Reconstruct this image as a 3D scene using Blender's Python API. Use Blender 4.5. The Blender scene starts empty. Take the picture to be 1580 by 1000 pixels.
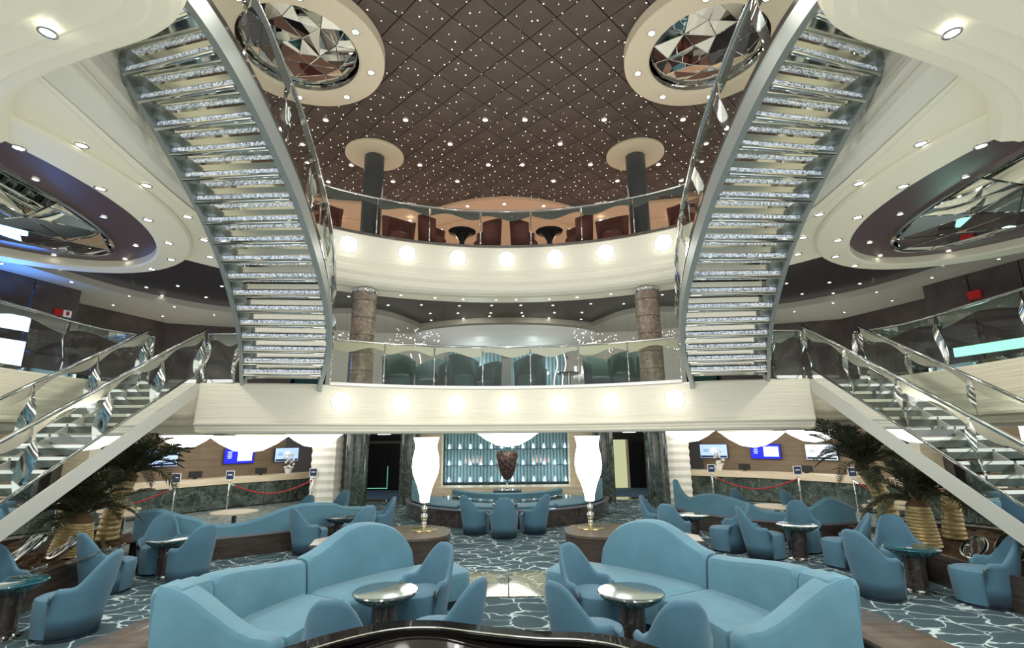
import bpy, bmesh, math, random
from mathutils import Vector, Matrix, noise
R_ = math.radians
PI = math.pi
random.seed(7)
SC = bpy.context.scene
COL = SC.collection

# ------------------------------------------------------------------ camera, world, exposure
F_PX, HC, HOR, YAWPX, ROLL = 765.0, 2.15, 678.0, -9.0, -0.5
def make_camera():
    p = math.atan((HOR - 500) / F_PX); yw = math.atan(YAWPX / F_PX); r = R_(ROLL)
    fw = Vector((0, math.cos(p), math.sin(p))); rt = Vector((1, 0, 0)); up = rt.cross(fw)
    Z = Matrix.Rotation(yw, 3, 'Z')
    fw, rt, up = Z @ fw, Z @ rt, Z @ up
    rt2 = math.cos(r) * rt + math.sin(r) * up
    up2 = -math.sin(r) * rt + math.cos(r) * up
    cd = bpy.data.cameras.new('camera'); c = bpy.data.objects.new('camera', cd); COL.objects.link(c)
    m = Matrix((rt2, up2, -fw)).transposed().to_4x4(); m.translation = (0, 0, HC)
    c.matrix_world = m
    cd.sensor_width = 36; cd.lens = F_PX * 36 / 1580; cd.clip_start = 0.05; cd.clip_end = 200
    SC.camera = c
make_camera()
w = bpy.data.worlds.new('world'); SC.world = w; w.use_nodes = True
bg = w.node_tree.nodes['Background']
bg.inputs[0].default_value = (1.0, 0.985, 0.93, 1); bg.inputs[1].default_value = 1.0
SC.view_settings.view_transform = 'Standard'; SC.view_settings.look = 'None'
SC.view_settings.gamma = 1; SC.view_settings.use_curve_mapping = False
SC.view_settings.exposure = 0.25
SC.cycles.max_bounces = 9; SC.cycles.transparent_max_bounces = 16
SC.cycles.glossy_bounces = 5; SC.cycles.diffuse_bounces = 4
SC.cycles.sample_clamp_indirect = 4.0; SC.cycles.sample_clamp_direct = 20
SC.cycles.caustics_reflective = False; SC.cycles.caustics_refractive = False
SC.cycles.blur_glossy = 0.5
SC.cycles.use_fast_gi = True; SC.cycles.fast_gi_method = 'ADD'
w.light_settings.ao_factor = 0.42; w.light_settings.distance = 3.0

def lamp(name, kind, loc, energy, color=(1, .95, .86), size=.1, target=None, spot=120, blend=.6):
    d = bpy.data.lights.new(name, kind); d.energy = energy; d.color = color
    o = bpy.data.objects.new(name, d); COL.objects.link(o); o.location = loc
    if kind == 'AREA': d.shape = 'DISK'; d.size = size
    else: d.shadow_soft_size = size
    if kind == 'SPOT': d.spot_size = R_(spot); d.spot_blend = blend
    if target is not None:
        o.rotation_euler = (Vector(target) - Vector(loc)).to_track_quat('-Z', 'Y').to_euler()
    return o
# the big star ceiling's downlights (node positions of its 1 m diamond lattice)
CEIL_DL = [(x, y) for y, xs in ((11.0, (-4.5, -2.5, -.5, .5, 2.5, 4.5)), (12.05, (-5.5, -3.5, -1.5, 1.5, 3.5, 5.5)),
           (13.1, (-4.5, -2.5, -.5, .5, 2.5, 4.5)), (14.05, (-5.5, -3.5, -1.5, 1.5, 3.5, 5.5))) for x in xs]
for i, (x, y) in enumerate([(-2.0, 7.2), (2.0, 7.2), (0, 5), (-2, 3), (2, 3), (0, 1), (-3, 14.4), (3, 14.4)]):
    lamp('ceiling_downlight_beam', 'SPOT', (x, y, 9.86), 260, size=.25, spot=130, target=(x, y, 0))
for s in (-1, 1):
    for (x, y) in ((4.9, 5.2), (4.9, 7.1), (6.3, 8.9), (9.2, 11.2), (7.7, 13.0)):
        lamp('soffit_downlight_beam', 'SPOT', (s * x, y, 5.40), 130, size=.12, spot=120, target=(s * x, y, 0))
    lamp('landing_downlight_beam', 'SPOT', (s * 3.75, 3.4, 5.38), 150, size=.12, spot=120, target=(s * 3.6, 3.6, 0))
    for (x, y) in ((2.3, 13.4), (4.5, 13.0)):
        lamp('deck_downlight_beam', 'SPOT', (s * x, y, 5.6), 130, size=.15, spot=140, target=(s * x, y, 0))
    lamp('balcony_lounge_beam', 'SPOT', (s * 1.4, 14.9, 6.0), 45, size=.2, spot=150, target=(s * 1.4, 16.6, 3.6))
    lamp('lounge_downlight_beam', 'SPOT', (s * 3.6, 18.6, 9.7), 160, (1, .78, .55), .2, (s * 3.4, 18.4, 0), 150)

# ------------------------------------------------------------------ materials
MATS = {}
def mat(name, col, rough=.5, metal=0.0, emit=0, ecol=None, spec=None, coat=0, fn=None, light=False):
    if name in MATS: return MATS[name]
    m = bpy.data.materials.new(name); m.use_nodes = True; nt = m.node_tree
    b = nt.nodes['Principled BSDF']
    b.inputs['Base Color'].default_value = (*col, 1); b.inputs['Roughness'].default_value = rough
    b.inputs['Metallic'].default_value = metal
    if spec is not None: b.inputs['Specular IOR Level'].default_value = spec
    if coat: b.inputs['Coat Weight'].default_value = coat; b.inputs['Coat Roughness'].default_value = .04
    if emit:
        b.inputs['Emission Color'].default_value = (*(ecol or col), 1); b.inputs['Emission Strength'].default_value = emit
        if not light: m.cycles.emission_sampling = 'NONE'
    if fn: fn(nt, b)
    MATS[name] = m; return m
def N(nt, t, **kw):
    n = nt.nodes.new(t)
    for k, v in kw.items():
        if k[0] == '_': n.inputs[k[1:].replace('_', ' ')].default_value = v
        else: setattr(n, k, v)
    return n
def ramp(nt, stops, interp='LINEAR'):
    r = nt.nodes.new('ShaderNodeValToRGB'); e = r.color_ramp.elements; r.color_ramp.interpolation = interp
    e[0].position, e[0].color = stops[0][0], (*stops[0][1], 1)
    e[1].position, e[1].color = stops[-1][0], (*stops[-1][1], 1)
    for p, c in stops[1:-1]:
        x = e.new(p); x.color = (*c, 1)
    return r
def coords(nt, scale=(1, 1, 1), rot=(0, 0, 0), kind='Object'):
    tc = nt.nodes.new('ShaderNodeTexCoord'); mp = nt.nodes.new('ShaderNodeMapping')
    mp.inputs['Scale'].default_value = scale; mp.inputs['Rotation'].default_value = rot
    nt.links.new(tc.outputs[kind], mp.inputs[0]); return mp.outputs[0]
def bump(nt, b, height, strength=.3, dist=.02):
    bp = N(nt, 'ShaderNodeBump', _Strength=strength, _Distance=dist)
    nt.links.new(height, bp.inputs['Height']); nt.links.new(bp.outputs[0], b.inputs['Normal'])
def f_fabric(c1, c2):
    def f(nt, b):
        v = coords(nt)
        n = N(nt, 'ShaderNodeTexNoise', _Scale=2.2, _Detail=4.0); nt.links.new(v, n.inputs[0])
        r = ramp(nt, [(.3, c1), (.7, c2)]); nt.links.new(n.outputs[0], r.inputs[0]); nt.links.new(r.outputs[0], b.inputs['Base Color'])
        n2 = N(nt, 'ShaderNodeTexNoise', _Scale=260.0, _Detail=2.0); nt.links.new(v, n2.inputs[0])
        n3 = N(nt, 'ShaderNodeTexNoise', _Scale=7.0, _Detail=3.0); nt.links.new(v, n3.inputs[0])
        a = N(nt, 'ShaderNodeMath', operation='MULTIPLY_ADD'); a.inputs[1].default_value = 6.0
        nt.links.new(n3.outputs[0], a.inputs[0]); nt.links.new(n2.outputs[0], a.inputs[2])
        bump(nt, b, a.outputs[0], .25, .004)
        b.inputs['Sheen Weight'].default_value = .15; b.inputs['Sheen Roughness'].default_value = .5
    return f
def f_noise(c1, c2, scale=(4, 4, 4), detail=6, lo=.35, hi=.65, dist=0.0, bs=0, kind='Object'):
    def f(nt, b):
        v = coords(nt, scale, kind=kind)
        n = N(nt, 'ShaderNodeTexNoise', _Scale=1.0, _Detail=float(detail), _Distortion=dist); nt.links.new(v, n.inputs[0])
        r = ramp(nt, [(lo, c1), (hi, c2)]); nt.links.new(n.outputs[0], r.inputs[0]); nt.links.new(r.outputs[0], b.inputs['Base Color'])
        if bs: bump(nt, b, n.outputs[0], bs, .01)
    return f
def f_carpet(nt, b):
    v = coords(nt, (1.0, 1.35, 1))
    n = N(nt, 'ShaderNodeTexNoise', _Scale=1.3, _Detail=3.0); nt.links.new(v, n.inputs[0])
    mx = N(nt, 'ShaderNodeMix', data_type='RGBA'); mx.inputs[0].default_value = .42
    nt.links.new(v, mx.inputs[6]); nt.links.new(n.outputs[1], mx.inputs[7])
    vo = N(nt, 'ShaderNodeTexVoronoi', feature='DISTANCE_TO_EDGE', _Scale=4.2); nt.links.new(mx.outputs[2], vo.inputs[0])
    n2 = N(nt, 'ShaderNodeTexNoise', _Scale=2.6, _Detail=2.0); nt.links.new(v, n2.inputs[0])
    md = N(nt, 'ShaderNodeMath', operation='MULTIPLY_ADD'); md.inputs[1].default_value = -.09; md.inputs[2].default_value = .05
    nt.links.new(n2.outputs[0], md.inputs[0])
    ad = N(nt, 'ShaderNodeMath', operation='ADD'); nt.links.new(vo.outputs[0], ad.inputs[0]); nt.links.new(md.outputs[0], ad.inputs[1])
    r = ramp(nt, [(.0, (.48, .58, .58)), (.022, (.42, .53, .54)), (.038, (.048, .085, .100)), (.3, (.040, .072, .088))])
    nt.links.new(ad.outputs[0], r.inputs[0]); nt.links.new(r.outputs[0], b.inputs['Base Color'])
    n3 = N(nt, 'ShaderNodeTexNoise', _Scale=180.0); nt.links.new(v, n3.inputs[0]); bump(nt, b, n3.outputs[0], .4, .006)
def f_marble(base, mid, vein, scale=3.0, thin=.03):
    def f(nt, b):
        v = coords(nt)
        n = N(nt, 'ShaderNodeTexNoise', _Scale=scale, _Detail=8.0, _Distortion=1.2); nt.links.new(v, n.inputs[0])
        r = ramp(nt, [(.3, base), (.7, mid)]); nt.links.new(n.outputs[0], r.inputs[0])
        n2 = N(nt, 'ShaderNodeTexNoise', _Scale=scale * .8, _Detail=5.0, _Distortion=2.0); nt.links.new(v, n2.inputs[0])
        r2 = ramp(nt, [(.5 - thin, (0, 0, 0)), (.5, (1, 1, 1)), (.5 + thin, (0, 0, 0))]); nt.links.new(n2.outputs[0], r2.inputs[0])
        mx = N(nt, 'ShaderNodeMix', data_type='RGBA'); mx.inputs[7].default_value = (*vein, 1)
        nt.links.new(r2.outputs[0], mx.inputs[0]); nt.links.new(r.outputs[0], mx.inputs[6]); nt.links.new(mx.outputs[2], b.inputs['Base Color'])
    return f
def f_cream_wave(nt, b):
    v = coords(nt, (.35, .35, 7))
    n = N(nt, 'ShaderNodeTexNoise', _Scale=2.0, _Detail=3.0, _Distortion=.6); nt.links.new(v, n.inputs[0])
    bump(nt, b, n.outputs[0], .35, .05)
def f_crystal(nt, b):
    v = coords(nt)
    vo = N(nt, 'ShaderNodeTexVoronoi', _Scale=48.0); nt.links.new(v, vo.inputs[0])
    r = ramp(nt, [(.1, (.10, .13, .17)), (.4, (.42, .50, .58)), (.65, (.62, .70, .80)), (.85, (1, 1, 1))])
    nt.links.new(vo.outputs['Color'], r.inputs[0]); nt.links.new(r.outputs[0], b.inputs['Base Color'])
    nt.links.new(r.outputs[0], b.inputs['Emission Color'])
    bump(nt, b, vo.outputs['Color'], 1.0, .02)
def f_wood(c1, c2, sx=1.2, sy=1.2, sz=14):
    def f(nt, b):
        v = coords(nt, (sx, sy, sz))
        n = N(nt, 'ShaderNodeTexNoise', _Scale=1.6, _Detail=6.0, _Distortion=.5); nt.links.new(v, n.inputs[0])
        r = ramp(nt, [(.3, c1), (.7, c2)]); nt.links.new(n.outputs[0], r.inputs[0]); nt.links.new(r.outputs[0], b.inputs['Base Color'])
    return f
def f_flute(c1, c2, scale):
    def f(nt, b):
        v = coords(nt)
        wv = N(nt, 'ShaderNodeTexWave', _Scale=scale); nt.links.new(v, wv.inputs[0])
        r = ramp(nt, [(0, c1), (1, c2)]); nt.links.new(wv.outputs[1], r.inputs[0]); nt.links.new(r.outputs[0], b.inputs['Base Color'])
    return f
def glass(name, tint=(.90, .96, .94), extra=.04):
    if name in MATS: return MATS[name]
    m = bpy.data.materials.new(name); m.use_nodes = True; nt = m.node_tree; nt.nodes.clear()
    o = nt.nodes.new('ShaderNodeOutputMaterial'); t = nt.nodes.new('ShaderNodeBsdfTransparent'); t.inputs[0].default_value = (*tint, 1)
    g = nt.nodes.new('ShaderNodeBsdfGlossy'); g.inputs['Roughness'].default_value = .01
    lw = nt.nodes.new('ShaderNodeMath'); lw.operation = 'POWER'; lw.inputs[1].default_value = 4.0; fc = nt.nodes.new('ShaderNodeLayerWeight'); fc.inputs[0].default_value = .5; nt.links.new(fc.outputs['Facing'], lw.inputs[0])
    a = N(nt, 'ShaderNodeMath', operation='MULTIPLY_ADD', use_clamp=True); a.inputs[1].default_value = .75; a.inputs[2].default_value = extra
    mx = nt.nodes.new('ShaderNodeMixShader')
    nt.links.new(lw.outputs[0], a.inputs[0]); nt.links.new(a.outputs[0], mx.inputs[0])
    nt.links.new(t.outputs[0], mx.inputs[1]); nt.links.new(g.outputs[0], mx.inputs[2]); nt.links.new(mx.outputs[0], o.inputs[0])
    MATS[name] = m; return m

CREAM = mat('cream_gloss', (.82, .78, .60), .42)
CREAMW = mat('cream_wave', (.80, .76, .59), .42, fn=f_cream_wave)
CREAM_F = mat('cream_front', (.70, .68, .56), .45, fn=f_cream_wave)
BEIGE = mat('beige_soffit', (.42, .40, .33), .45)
PURPLE = mat('plum_soffit', (.085, .055, .06), .35)
DARKC = mat('dark_ceiling', (.024, .021, .022), .22)
PANEL = mat('ceiling_panel_brown', (.09, .07, .06), .5, fn=f_noise((.078, .060, .050), (.105, .080, .066), (1.5, 1.5, 1.5)))
GROOVE = mat('panel_groove', (.03, .022, .018), .8)
CHROME = mat('chrome', (.86, .87, .86), .06, 1.0)
NOSE = mat('nosing_steel', (.80, .79, .72), .16, .9)
TREADM = mat('tread_polished', (.88, .87, .80), .05, 1.0)
MIRROR = mat('mirror', (.88, .90, .90), .015, 1.0)
DMIRROR = mat('bronze_mirror', (.30, .33, .31), .05, 1.0)
WAVEBAND = mat('wave_band', (.40, .44, .42), .10, .85)
WAVEBAND_REFL = mat('wave_band_cream_reflection', (.52, .51, .41), .16, .6)  # light cream reflection under the handrails, put into the strip's own colour
STEEL = mat('painted_steel', (.37, .41, .39), .35, .55)
STEELC = mat('cream_steel', (.56, .57, .52), .32, .3)
BLACK = mat('black_gloss', (.006, .005, .005), .04, spec=.15)
DARK = mat('dark_matte', (.02, .02, .02), .6)
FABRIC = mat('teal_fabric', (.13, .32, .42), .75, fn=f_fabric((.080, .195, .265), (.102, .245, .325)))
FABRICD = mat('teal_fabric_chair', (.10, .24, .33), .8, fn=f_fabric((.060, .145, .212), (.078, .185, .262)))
FABRICG = mat('green_fabric', (.012, .050, .048), .8)
FABRICB = mat('brown_fabric', (.12, .035, .025), .7)
PLINTH = mat('chair_plinth', (.02, .03, .05), .3)
CARPET = mat('carpet', (.1, .15, .17), .95, fn=f_carpet)
CARPETB = mat('blue_carpet', (.10, .17, .27), .95)
TILE = mat('grey_tile', (.2, .23, .22), .25, fn=f_marble((.13, .16, .155), (.22, .26, .25), (.40, .45, .43), 2.5))
TILEG = mat('polished_tile', (.2, .22, .16), .06, fn=f_marble((.13, .14, .095), (.22, .23, .16), (.5, .5, .4), 1.6), coat=.6)
MARBLE = mat('green_marble', (.05, .07, .06), .15, fn=f_marble((.018, .028, .025), (.10, .125, .105), (.17, .21, .18), 2.2, .02), coat=.5)
MARBLEB = mat('brown_marble', (.05, .04, .04), .18, fn=f_marble((.026, .020, .020), (.060, .048, .042), (.13, .11, .095), 3.2, .012), coat=.5)
COLB = mat('column_brown_marble', (.16, .12, .09), .2, fn=f_marble((.12, .09, .065), (.24, .19, .14), (.4, .34, .27), 4, .02), coat=.4)
COLG = mat('column_grey', (.055, .058, .058), .35)
WOOD = mat('dark_veneer', (.07, .055, .045), .3, fn=f_wood((.030, .023, .019), (.070, .055, .045)), coat=.35)
WOODL = mat('ledge_veneer', (.14, .11, .085), .3, fn=f_wood((.075, .060, .047), (.135, .108, .086), 1, 8, 1), coat=.3)
PALEW = mat('pale_wood', (.70, .58, .43), .4, fn=f_wood((.64, .52, .37), (.80, .68, .51), .8, .8, 6))
BACKW = mat('counter_back_wood', (.34, .25, .17), .5, fn=f_wood((.28, .20, .13), (.40, .30, .20), .6, .6, 12))
PANELW = mat('wall_panel_brown', (.055, .042, .038), .28, fn=f_noise((.040, .030, .028), (.075, .058, .052), (2, 2, 2)), coat=.3)
PEACH = mat('peach_plaster', (.72, .48, .30), .6)
GOLD = mat('gold_trunk', (.50, .36, .13), .38, .4, fn=f_noise((.34, .25, .10), (.66, .53, .28), (5, 5, 26), bs=.8))
LEAF = mat('palm_leaf', (.035, .045, .022), .5, fn=f_noise((.018, .024, .012), (.075, .085, .045), (6, 6, 6)))
SOIL = mat('soil', (.06, .03, .018), .9, fn=f_noise((.025, .012, .008), (.13, .065, .035), (22, 22, 22), bs=1.0))
BRASS = mat('brass', (.82, .68, .38), .15, 1.0)
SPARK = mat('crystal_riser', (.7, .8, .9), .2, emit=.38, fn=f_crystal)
TABLETOP = mat('table_top_glass', (.012, .10, .135), .05, coat=1.0)
TABLEMIR = mat('table_top_mirror', (.34, .42, .42), .10, .9)
def f_mosaic(nt, b):
    v = coords(nt)
    vo = N(nt, 'ShaderNodeTexVoronoi', _Scale=55.0, _Randomness=.2); nt.links.new(v, vo.inputs[0])
    r = ramp(nt, [(0, (.02, .05, .055)), (.7, (.05, .12, .13)), (.95, (.35, .5, .5))]); nt.links.new(vo.outputs['Color'], r.inputs[0])
    nt.links.new(r.outputs[0], b.inputs['Base Color']); bump(nt, b, vo.outputs[0], .8, .01)
MOSAIC = mat('table_bowl_mosaic', (.03, .08, .09), .12, .5, fn=f_mosaic)
GLOW = mat('lamp_glow', (1, .96, .88), .5, emit=3.2, ecol=(1, .97, .90), light=True)
GLOWD = mat('dome_glow', (1, .97, .90), .5, emit=1.9, ecol=(1, .98, .93), light=True)
LENS = mat('downlight_lens', (1, 1, 1), .3, emit=9, ecol=(1, .95, .86))
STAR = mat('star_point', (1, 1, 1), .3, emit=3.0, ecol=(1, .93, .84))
LEDW = mat('niche_led', (1, 1, 1), .3, emit=3.0, ecol=(.75, .93, 1))
SCRW = mat('screen_white', (.8, .9, 1), .3, emit=1.1, ecol=(.72, .86, 1))
SCRB = mat('screen_blue', (.0, .0, .5), .3, emit=.9, ecol=(.02, .03, .75))
SCRP = mat('screen_pale', (.5, .65, 1), .3, emit=.85, ecol=(.40, .58, .95))
LEDBLUE = mat('blue_led_glow', (.05, .2, .8), .4, emit=.8, ecol=(.02, .16, .75))
MINT = mat('mint_glow', (.4, .9, .75), .4, emit=.75, ecol=(.42, .95, .78))
RED = mat('red', (.42, .015, .015), .5)
WHITE = mat('white', (.8, .8, .8), .5)
NAVY = mat('navy', (.015, .03, .09), .4)
TEALF = mat('teal_flute', (.20, .33, .37), .35)
GLASS = glass('railing_glass', (.955, .975, .965), .03)
CGLASS = glass('sculpture_glass', (.86, .90, .88), .16)

# ------------------------------------------------------------------ mesh helpers
class MB:
    def __init__(s): s.v = []; s.f = []; s.m = []; s.mi = 0
    def add(s, vs, fs):
        o = len(s.v); s.v += [tuple(v) for v in vs]; s.f += [tuple(i + o for i in f) for f in fs]; s.m += [s.mi] * len(fs); return s
    def box(s, c, d, rz=0, rx=0, ry=0):
        x, y, z = d[0] / 2, d[1] / 2, d[2] / 2
        vs = [Vector((a * x, b * y, e * z)) for e in (-1, 1) for a, b in ((-1, -1), (1, -1), (1, 1), (-1, 1))]
        M = Matrix.Rotation(rz, 3, 'Z') @ Matrix.Rotation(ry, 3, 'Y') @ Matrix.Rotation(rx, 3, 'X')
        vs = [M @ v + Vector(c) for v in vs]
        return s.add(vs, [(3, 2, 1, 0), (4, 5, 6, 7), (0, 1, 5, 4), (1, 2, 6, 5), (2, 3, 7, 6), (3, 0, 4, 7)])
    def lathe(s, prof, n=24, c=(0, 0, 0), cap=True, sx=1, sy=1):
        vs = []; fs = []; k = len(prof)
        for i in range(n):
            a = 2 * PI * i / n
            for r, z in prof: vs.append((c[0] + r * math.cos(a) * sx, c[1] + r * math.sin(a) * sy, c[2] + z))
        for i in range(n):
            j = (i + 1) % n
            for q in range(k - 1): fs.append((i * k + q, j * k + q, j * k + q + 1, i * k + q + 1))
        if cap:
            if prof[0][0] > 1e-4: fs.append(tuple(i * k for i in reversed(range(n))))
            if prof[-1][0] > 1e-4: fs.append(tuple(i * k + k - 1 for i in range(n)))
        return s.add(vs, fs)
    def tube(s, pts, r, n=8, cap=True):
        pts = [Vector(p) for p in pts]; vs = []; fs = []
        for i, p in enumerate(pts):
            t = (pts[min(i + 1, len(pts) - 1)] - pts[max(i - 1, 0)]).normalized()
            up = Vector((0, 0, 1)) if abs(t.z) < .95 else Vector((0, 1, 0))
            a = t.cross(up).normalized(); b = a.cross(t)
            rr = r(i / (len(pts) - 1)) if callable(r) else r
            for q in range(n):
                an = 2 * PI * q / n; vs.append(p + a * rr * math.cos(an) + b * rr * math.sin(an))
        for i in range(len(pts) - 1):
            for q in range(n):
                q2 = (q + 1) % n; fs.append((i * n + q, i * n + q2, (i + 1) * n + q2, (i + 1) * n + q))
        if cap: fs.append(tuple(reversed(range(n)))); fs.append(tuple((len(pts) - 1) * n + q for q in range(n)))
        return s.add(vs, fs)
    def strip(s, A, B):
        k = len(A); vs = list(A) + list(B)
        return s.add(vs, [(i, i + 1, k + i + 1, k + i) for i in range(k - 1)])
    def prism(s, poly, z0, z1):
        n = len(poly); vs = [(x, y, z0) for x, y in poly] + [(x, y, z1) for x, y in poly]
        return s.add(vs, [tuple(reversed(range(n))), tuple(range(n, 2 * n))] + [(i, (i + 1) % n, n + (i + 1) % n, n + i) for i in range(n)])
    def loft(s, rings, closed=True, caps=True):
        n = len(rings[0]); vs = [v for r in rings for v in r]; fs = []
        for i in range(len(rings) - 1):
            for q in range(n if closed else n - 1):
                q2 = (q + 1) % n; fs.append((i * n + q, i * n + q2, (i + 1) * n + q2, (i + 1) * n + q))
        if caps: fs.append(tuple(reversed(range(n)))); fs.append(tuple((len(rings) - 1) * n + q for q in range(n)))
        return s.add(vs, fs)
    def mesh(s, name, mats, smooth=False):
        me = bpy.data.meshes.new(name); me.from_pydata(s.v, [], s.f)
        for m in (mats if isinstance(mats, (list, tuple)) else [mats]): me.materials.append(m)
        if len(set(s.m)) > 1 or (s.m and s.m[0]):
            me.polygons.foreach_set('material_index', s.m)
        bm = bmesh.new(); bm.from_mesh(me); bmesh.ops.recalc_face_normals(bm, faces=bm.faces); bm.to_mesh(me); bm.free()
        if smooth: me.shade_smooth(); 
        if smooth == 'auto':
            try: me.set_sharp_from_angle(angle=R_(38))
            except Exception: pass
        return me
def obj(name, mb, mats, parent=None, smooth=False, label=None):
    me = mb.mesh(name, mats, smooth) if isinstance(mb, MB) else mb
    o = bpy.data.objects.new(name, me); COL.objects.link(o)
    if parent is not None: o.parent = parent
    if label: o['label'] = label
    return o
def thing(name, label, cat, loc=(0, 0, 0), rz=0, group=None):
    o = bpy.data.objects.new(name, None); COL.objects.link(o); o.empty_display_size = .1
    o.location = loc; o.rotation_euler = (0, 0, rz); o['label'] = label; o['category'] = cat
    if group: o['group'] = group
    return o
def tag(o, label, cat, group=None):
    o['label'] = label; o['category'] = cat
    if group: o['group'] = group
    return o
def struct(name, mb, mats, smooth=False, parent=None):
    o = obj(name, mb, mats, parent, smooth)
    if parent is None: o['kind'] = 'structure'
    return o
def copy_tree(o, parent=None, loc=None, rz=None, label=None, group=None):
    c = o.copy(); COL.objects.link(c); c.parent = parent
    if loc is not None: c.location = loc
    if rz is not None: c.rotation_euler = (0, 0, rz)
    if label: c['label'] = label
    if group: c['group'] = group
    for ch in list(o.children): copy_tree(ch, c)
    return c
def P3(l, z): return [(x, y, z) for x, y in l]
def mir(l, s): return [(s * p[0],) + tuple(p[1:]) for p in l]
def catmull(pts, n=6):
    pts = [Vector(p) for p in pts]; out = []
    for i in range(len(pts) - 1):
        a, b, c, d = pts[max(i - 1, 0)], pts[i], pts[i + 1], pts[min(i + 2, len(pts) - 1)]
        for k in range(n):
            t = k / n
            out.append(.5 * ((2 * b) + (c - a) * t + (2 * a - 5 * b + 4 * c - d) * t * t + (3 * b - a - 3 * c + d) * t ** 3))
    out.append(pts[-1]); return [tuple(p) for p in out]
def offset(pl, d):
    out = []
    for i, p in enumerate(pl):
        a = Vector(pl[max(i - 1, 0)][:2]); b = Vector(pl[min(i + 1, len(pl) - 1)][:2]); t = (b - a).normalized()
        out.append((p[0] - t.y * d, p[1] + t.x * d))
    return out
def resample(pl, n):
    ps = [Vector(p) for p in pl]; L = [0]
    for a, b in zip(ps, ps[1:]): L.append(L[-1] + (b - a).length)
    out = []; j = 0
    for i in range(n):
        t = L[-1] * i / (n - 1)
        while j < len(ps) - 2 and L[j + 1] < t: j += 1
        u = (t - L[j]) / max(L[j + 1] - L[j], 1e-9); out.append(tuple(ps[j].lerp(ps[j + 1], min(max(u, 0), 1))))
    return out
def sweep(mb, pl, prof):
    """pl: plan polyline; prof: (outward offset, z) profile; offset measured to the left of travel."""
    rows = []
    for d, z in prof: rows.append([(x, y, z) for x, y in offset(pl, d)])
    for a, b in zip(rows, rows[1:]): mb.strip(a, b)
    return mb
def ell(cx, cy, a, b, t0, t1, n): return [(cx + a * math.cos(R_(t0 + (t1 - t0) * i / n)), cy + b * math.sin(R_(t0 + (t1 - t0) * i / n))) for i in range(n + 1)]
SIDE = {-1: 'blue-screen side', 1: 'mint-lit side'}

# ------------------------------------------------------------------ floors
f = MB(); f.box((0, 9, -.05), (30, 34, .1)); struct('floor', f, CARPET)
FLOOR = bpy.data.objects['floor']
def plate(name, poly, z0, z1, m, parent=None): return struct(name, MB().prism(poly, z0, z1), m, parent=parent)
for s in (-1, 1):
    plate('floor_tile_area', mir([(7.9, 9.5), (14.5, 6.5), (14.5, 18), (8.6, 22), (4.9, 21.5), (4.9, 18.0), (7.0, 15.2)], s), .0, .008, TILE, FLOOR)
    plate('corridor_floor_carpet', mir([(3.3, 19.6), (5.3, 19.6), (7, 26), (4, 26)], s), .0, .012, CARPETB, FLOOR)
    plate('threshold_floor_strip', mir([(3.0, 18.7), (5.4, 18.7), (5.4, 19.55), (3.0, 19.55)], s), .0, .014, TILEG, FLOOR)
tm = {}
for j, (y0, y1) in enumerate(((7.6, 8.27), (8.285, 8.97))):
    for i in range(4):
        x0 = -1.42 + i * .72
        b = MB().box((x0 + .35, (y0 + y1) / 2, .008), (.705, y1 - y0 - .004, .016)); obj('polished_tile', b, TILEG, FLOOR)

# ------------------------------------------------------------------ star ceiling
c = MB().box((0, 7, 10.12), (20, 19, .16)); CEIL = struct('ceiling', c, GROOVE)
h = .5 - .012
dm = MB()
q = [(h, 0), (0, h), (-h, 0), (0, -h)]; q2 = [(x * .985, y * .985) for x, y in q]
dm.add([(x, y, .035) for x, y in q] + [(x, y, .008) for x, y in q] + [(x, y, 0) for x, y in q2],
       [(0, 1, 5, 4), (1, 2, 6, 5), (2, 3, 7, 6), (3, 0, 4, 7), (4, 5, 9, 8), (5, 6, 10, 9), (6, 7, 11, 10), (7, 4, 8, 11), (8, 9, 10, 11), (3, 2, 1, 0)])
dmesh = dm.mesh('ceiling_panel', PANEL)
def back_edge(x):
    ax = abs(x)
    return 15.05 + ax * ax * .14 if ax < 2.4 else 15.86 - (ax - 2.4) * .19
rest = MB(); npan = 0
for j in range(-9, 16):
    for i in range(-9, 10):
        for (px, py) in ((i + .5, j + .9), (i, j + .4)):
            if abs(px) > 8.6 or py > back_edge(px) + .3 or py < -2: continue
            vis = 3.9 < py and abs(px) < min(7.6, 1.5 + .62 * py) and npan < 296
            if vis:
                o = bpy.data.objects.new('ceiling_panel', dmesh); COL.objects.link(o); o.parent = CEIL; o.location = (px, py, 10.0); npan += 1
            else:
                rest.add([(px + x, py + y, 10.002) for x, y in q], [(0, 1, 2, 3)])
o = obj('outer_ceiling_panels', rest, PANEL, CEIL); o['kind'] = 'stuff'
st = MB()
rs = random.Random(3)
for j in range(-2, 32):
    for i in range(-34, 35):
        for k in range(1):
            x = i * .23 + rs.uniform(-.1, .1); y = 3.6 + j * .37 + (i % 2) * .18 + rs.uniform(-.13, .13)
            if y > back_edge(x) - .05: continue
            r = rs.choice((.006, .009, .011, .014)) ; z = 9.992
            st.add([(x + r * math.cos(a), y + r * math.sin(a), z) for a in (0, PI / 3, 2 * PI / 3, PI, 4 * PI / 3, 5 * PI / 3)] + [(x, y, z - r * .6)],
                   [(0, 1, 6), (1, 2, 6), (2, 3, 6), (3, 4, 6), (4, 5, 6), (5, 0, 6)])
o = obj('star_lights', st, STAR, CEIL, label='tiny white fibre-optic star points'); o['kind'] = 'stuff'

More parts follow.
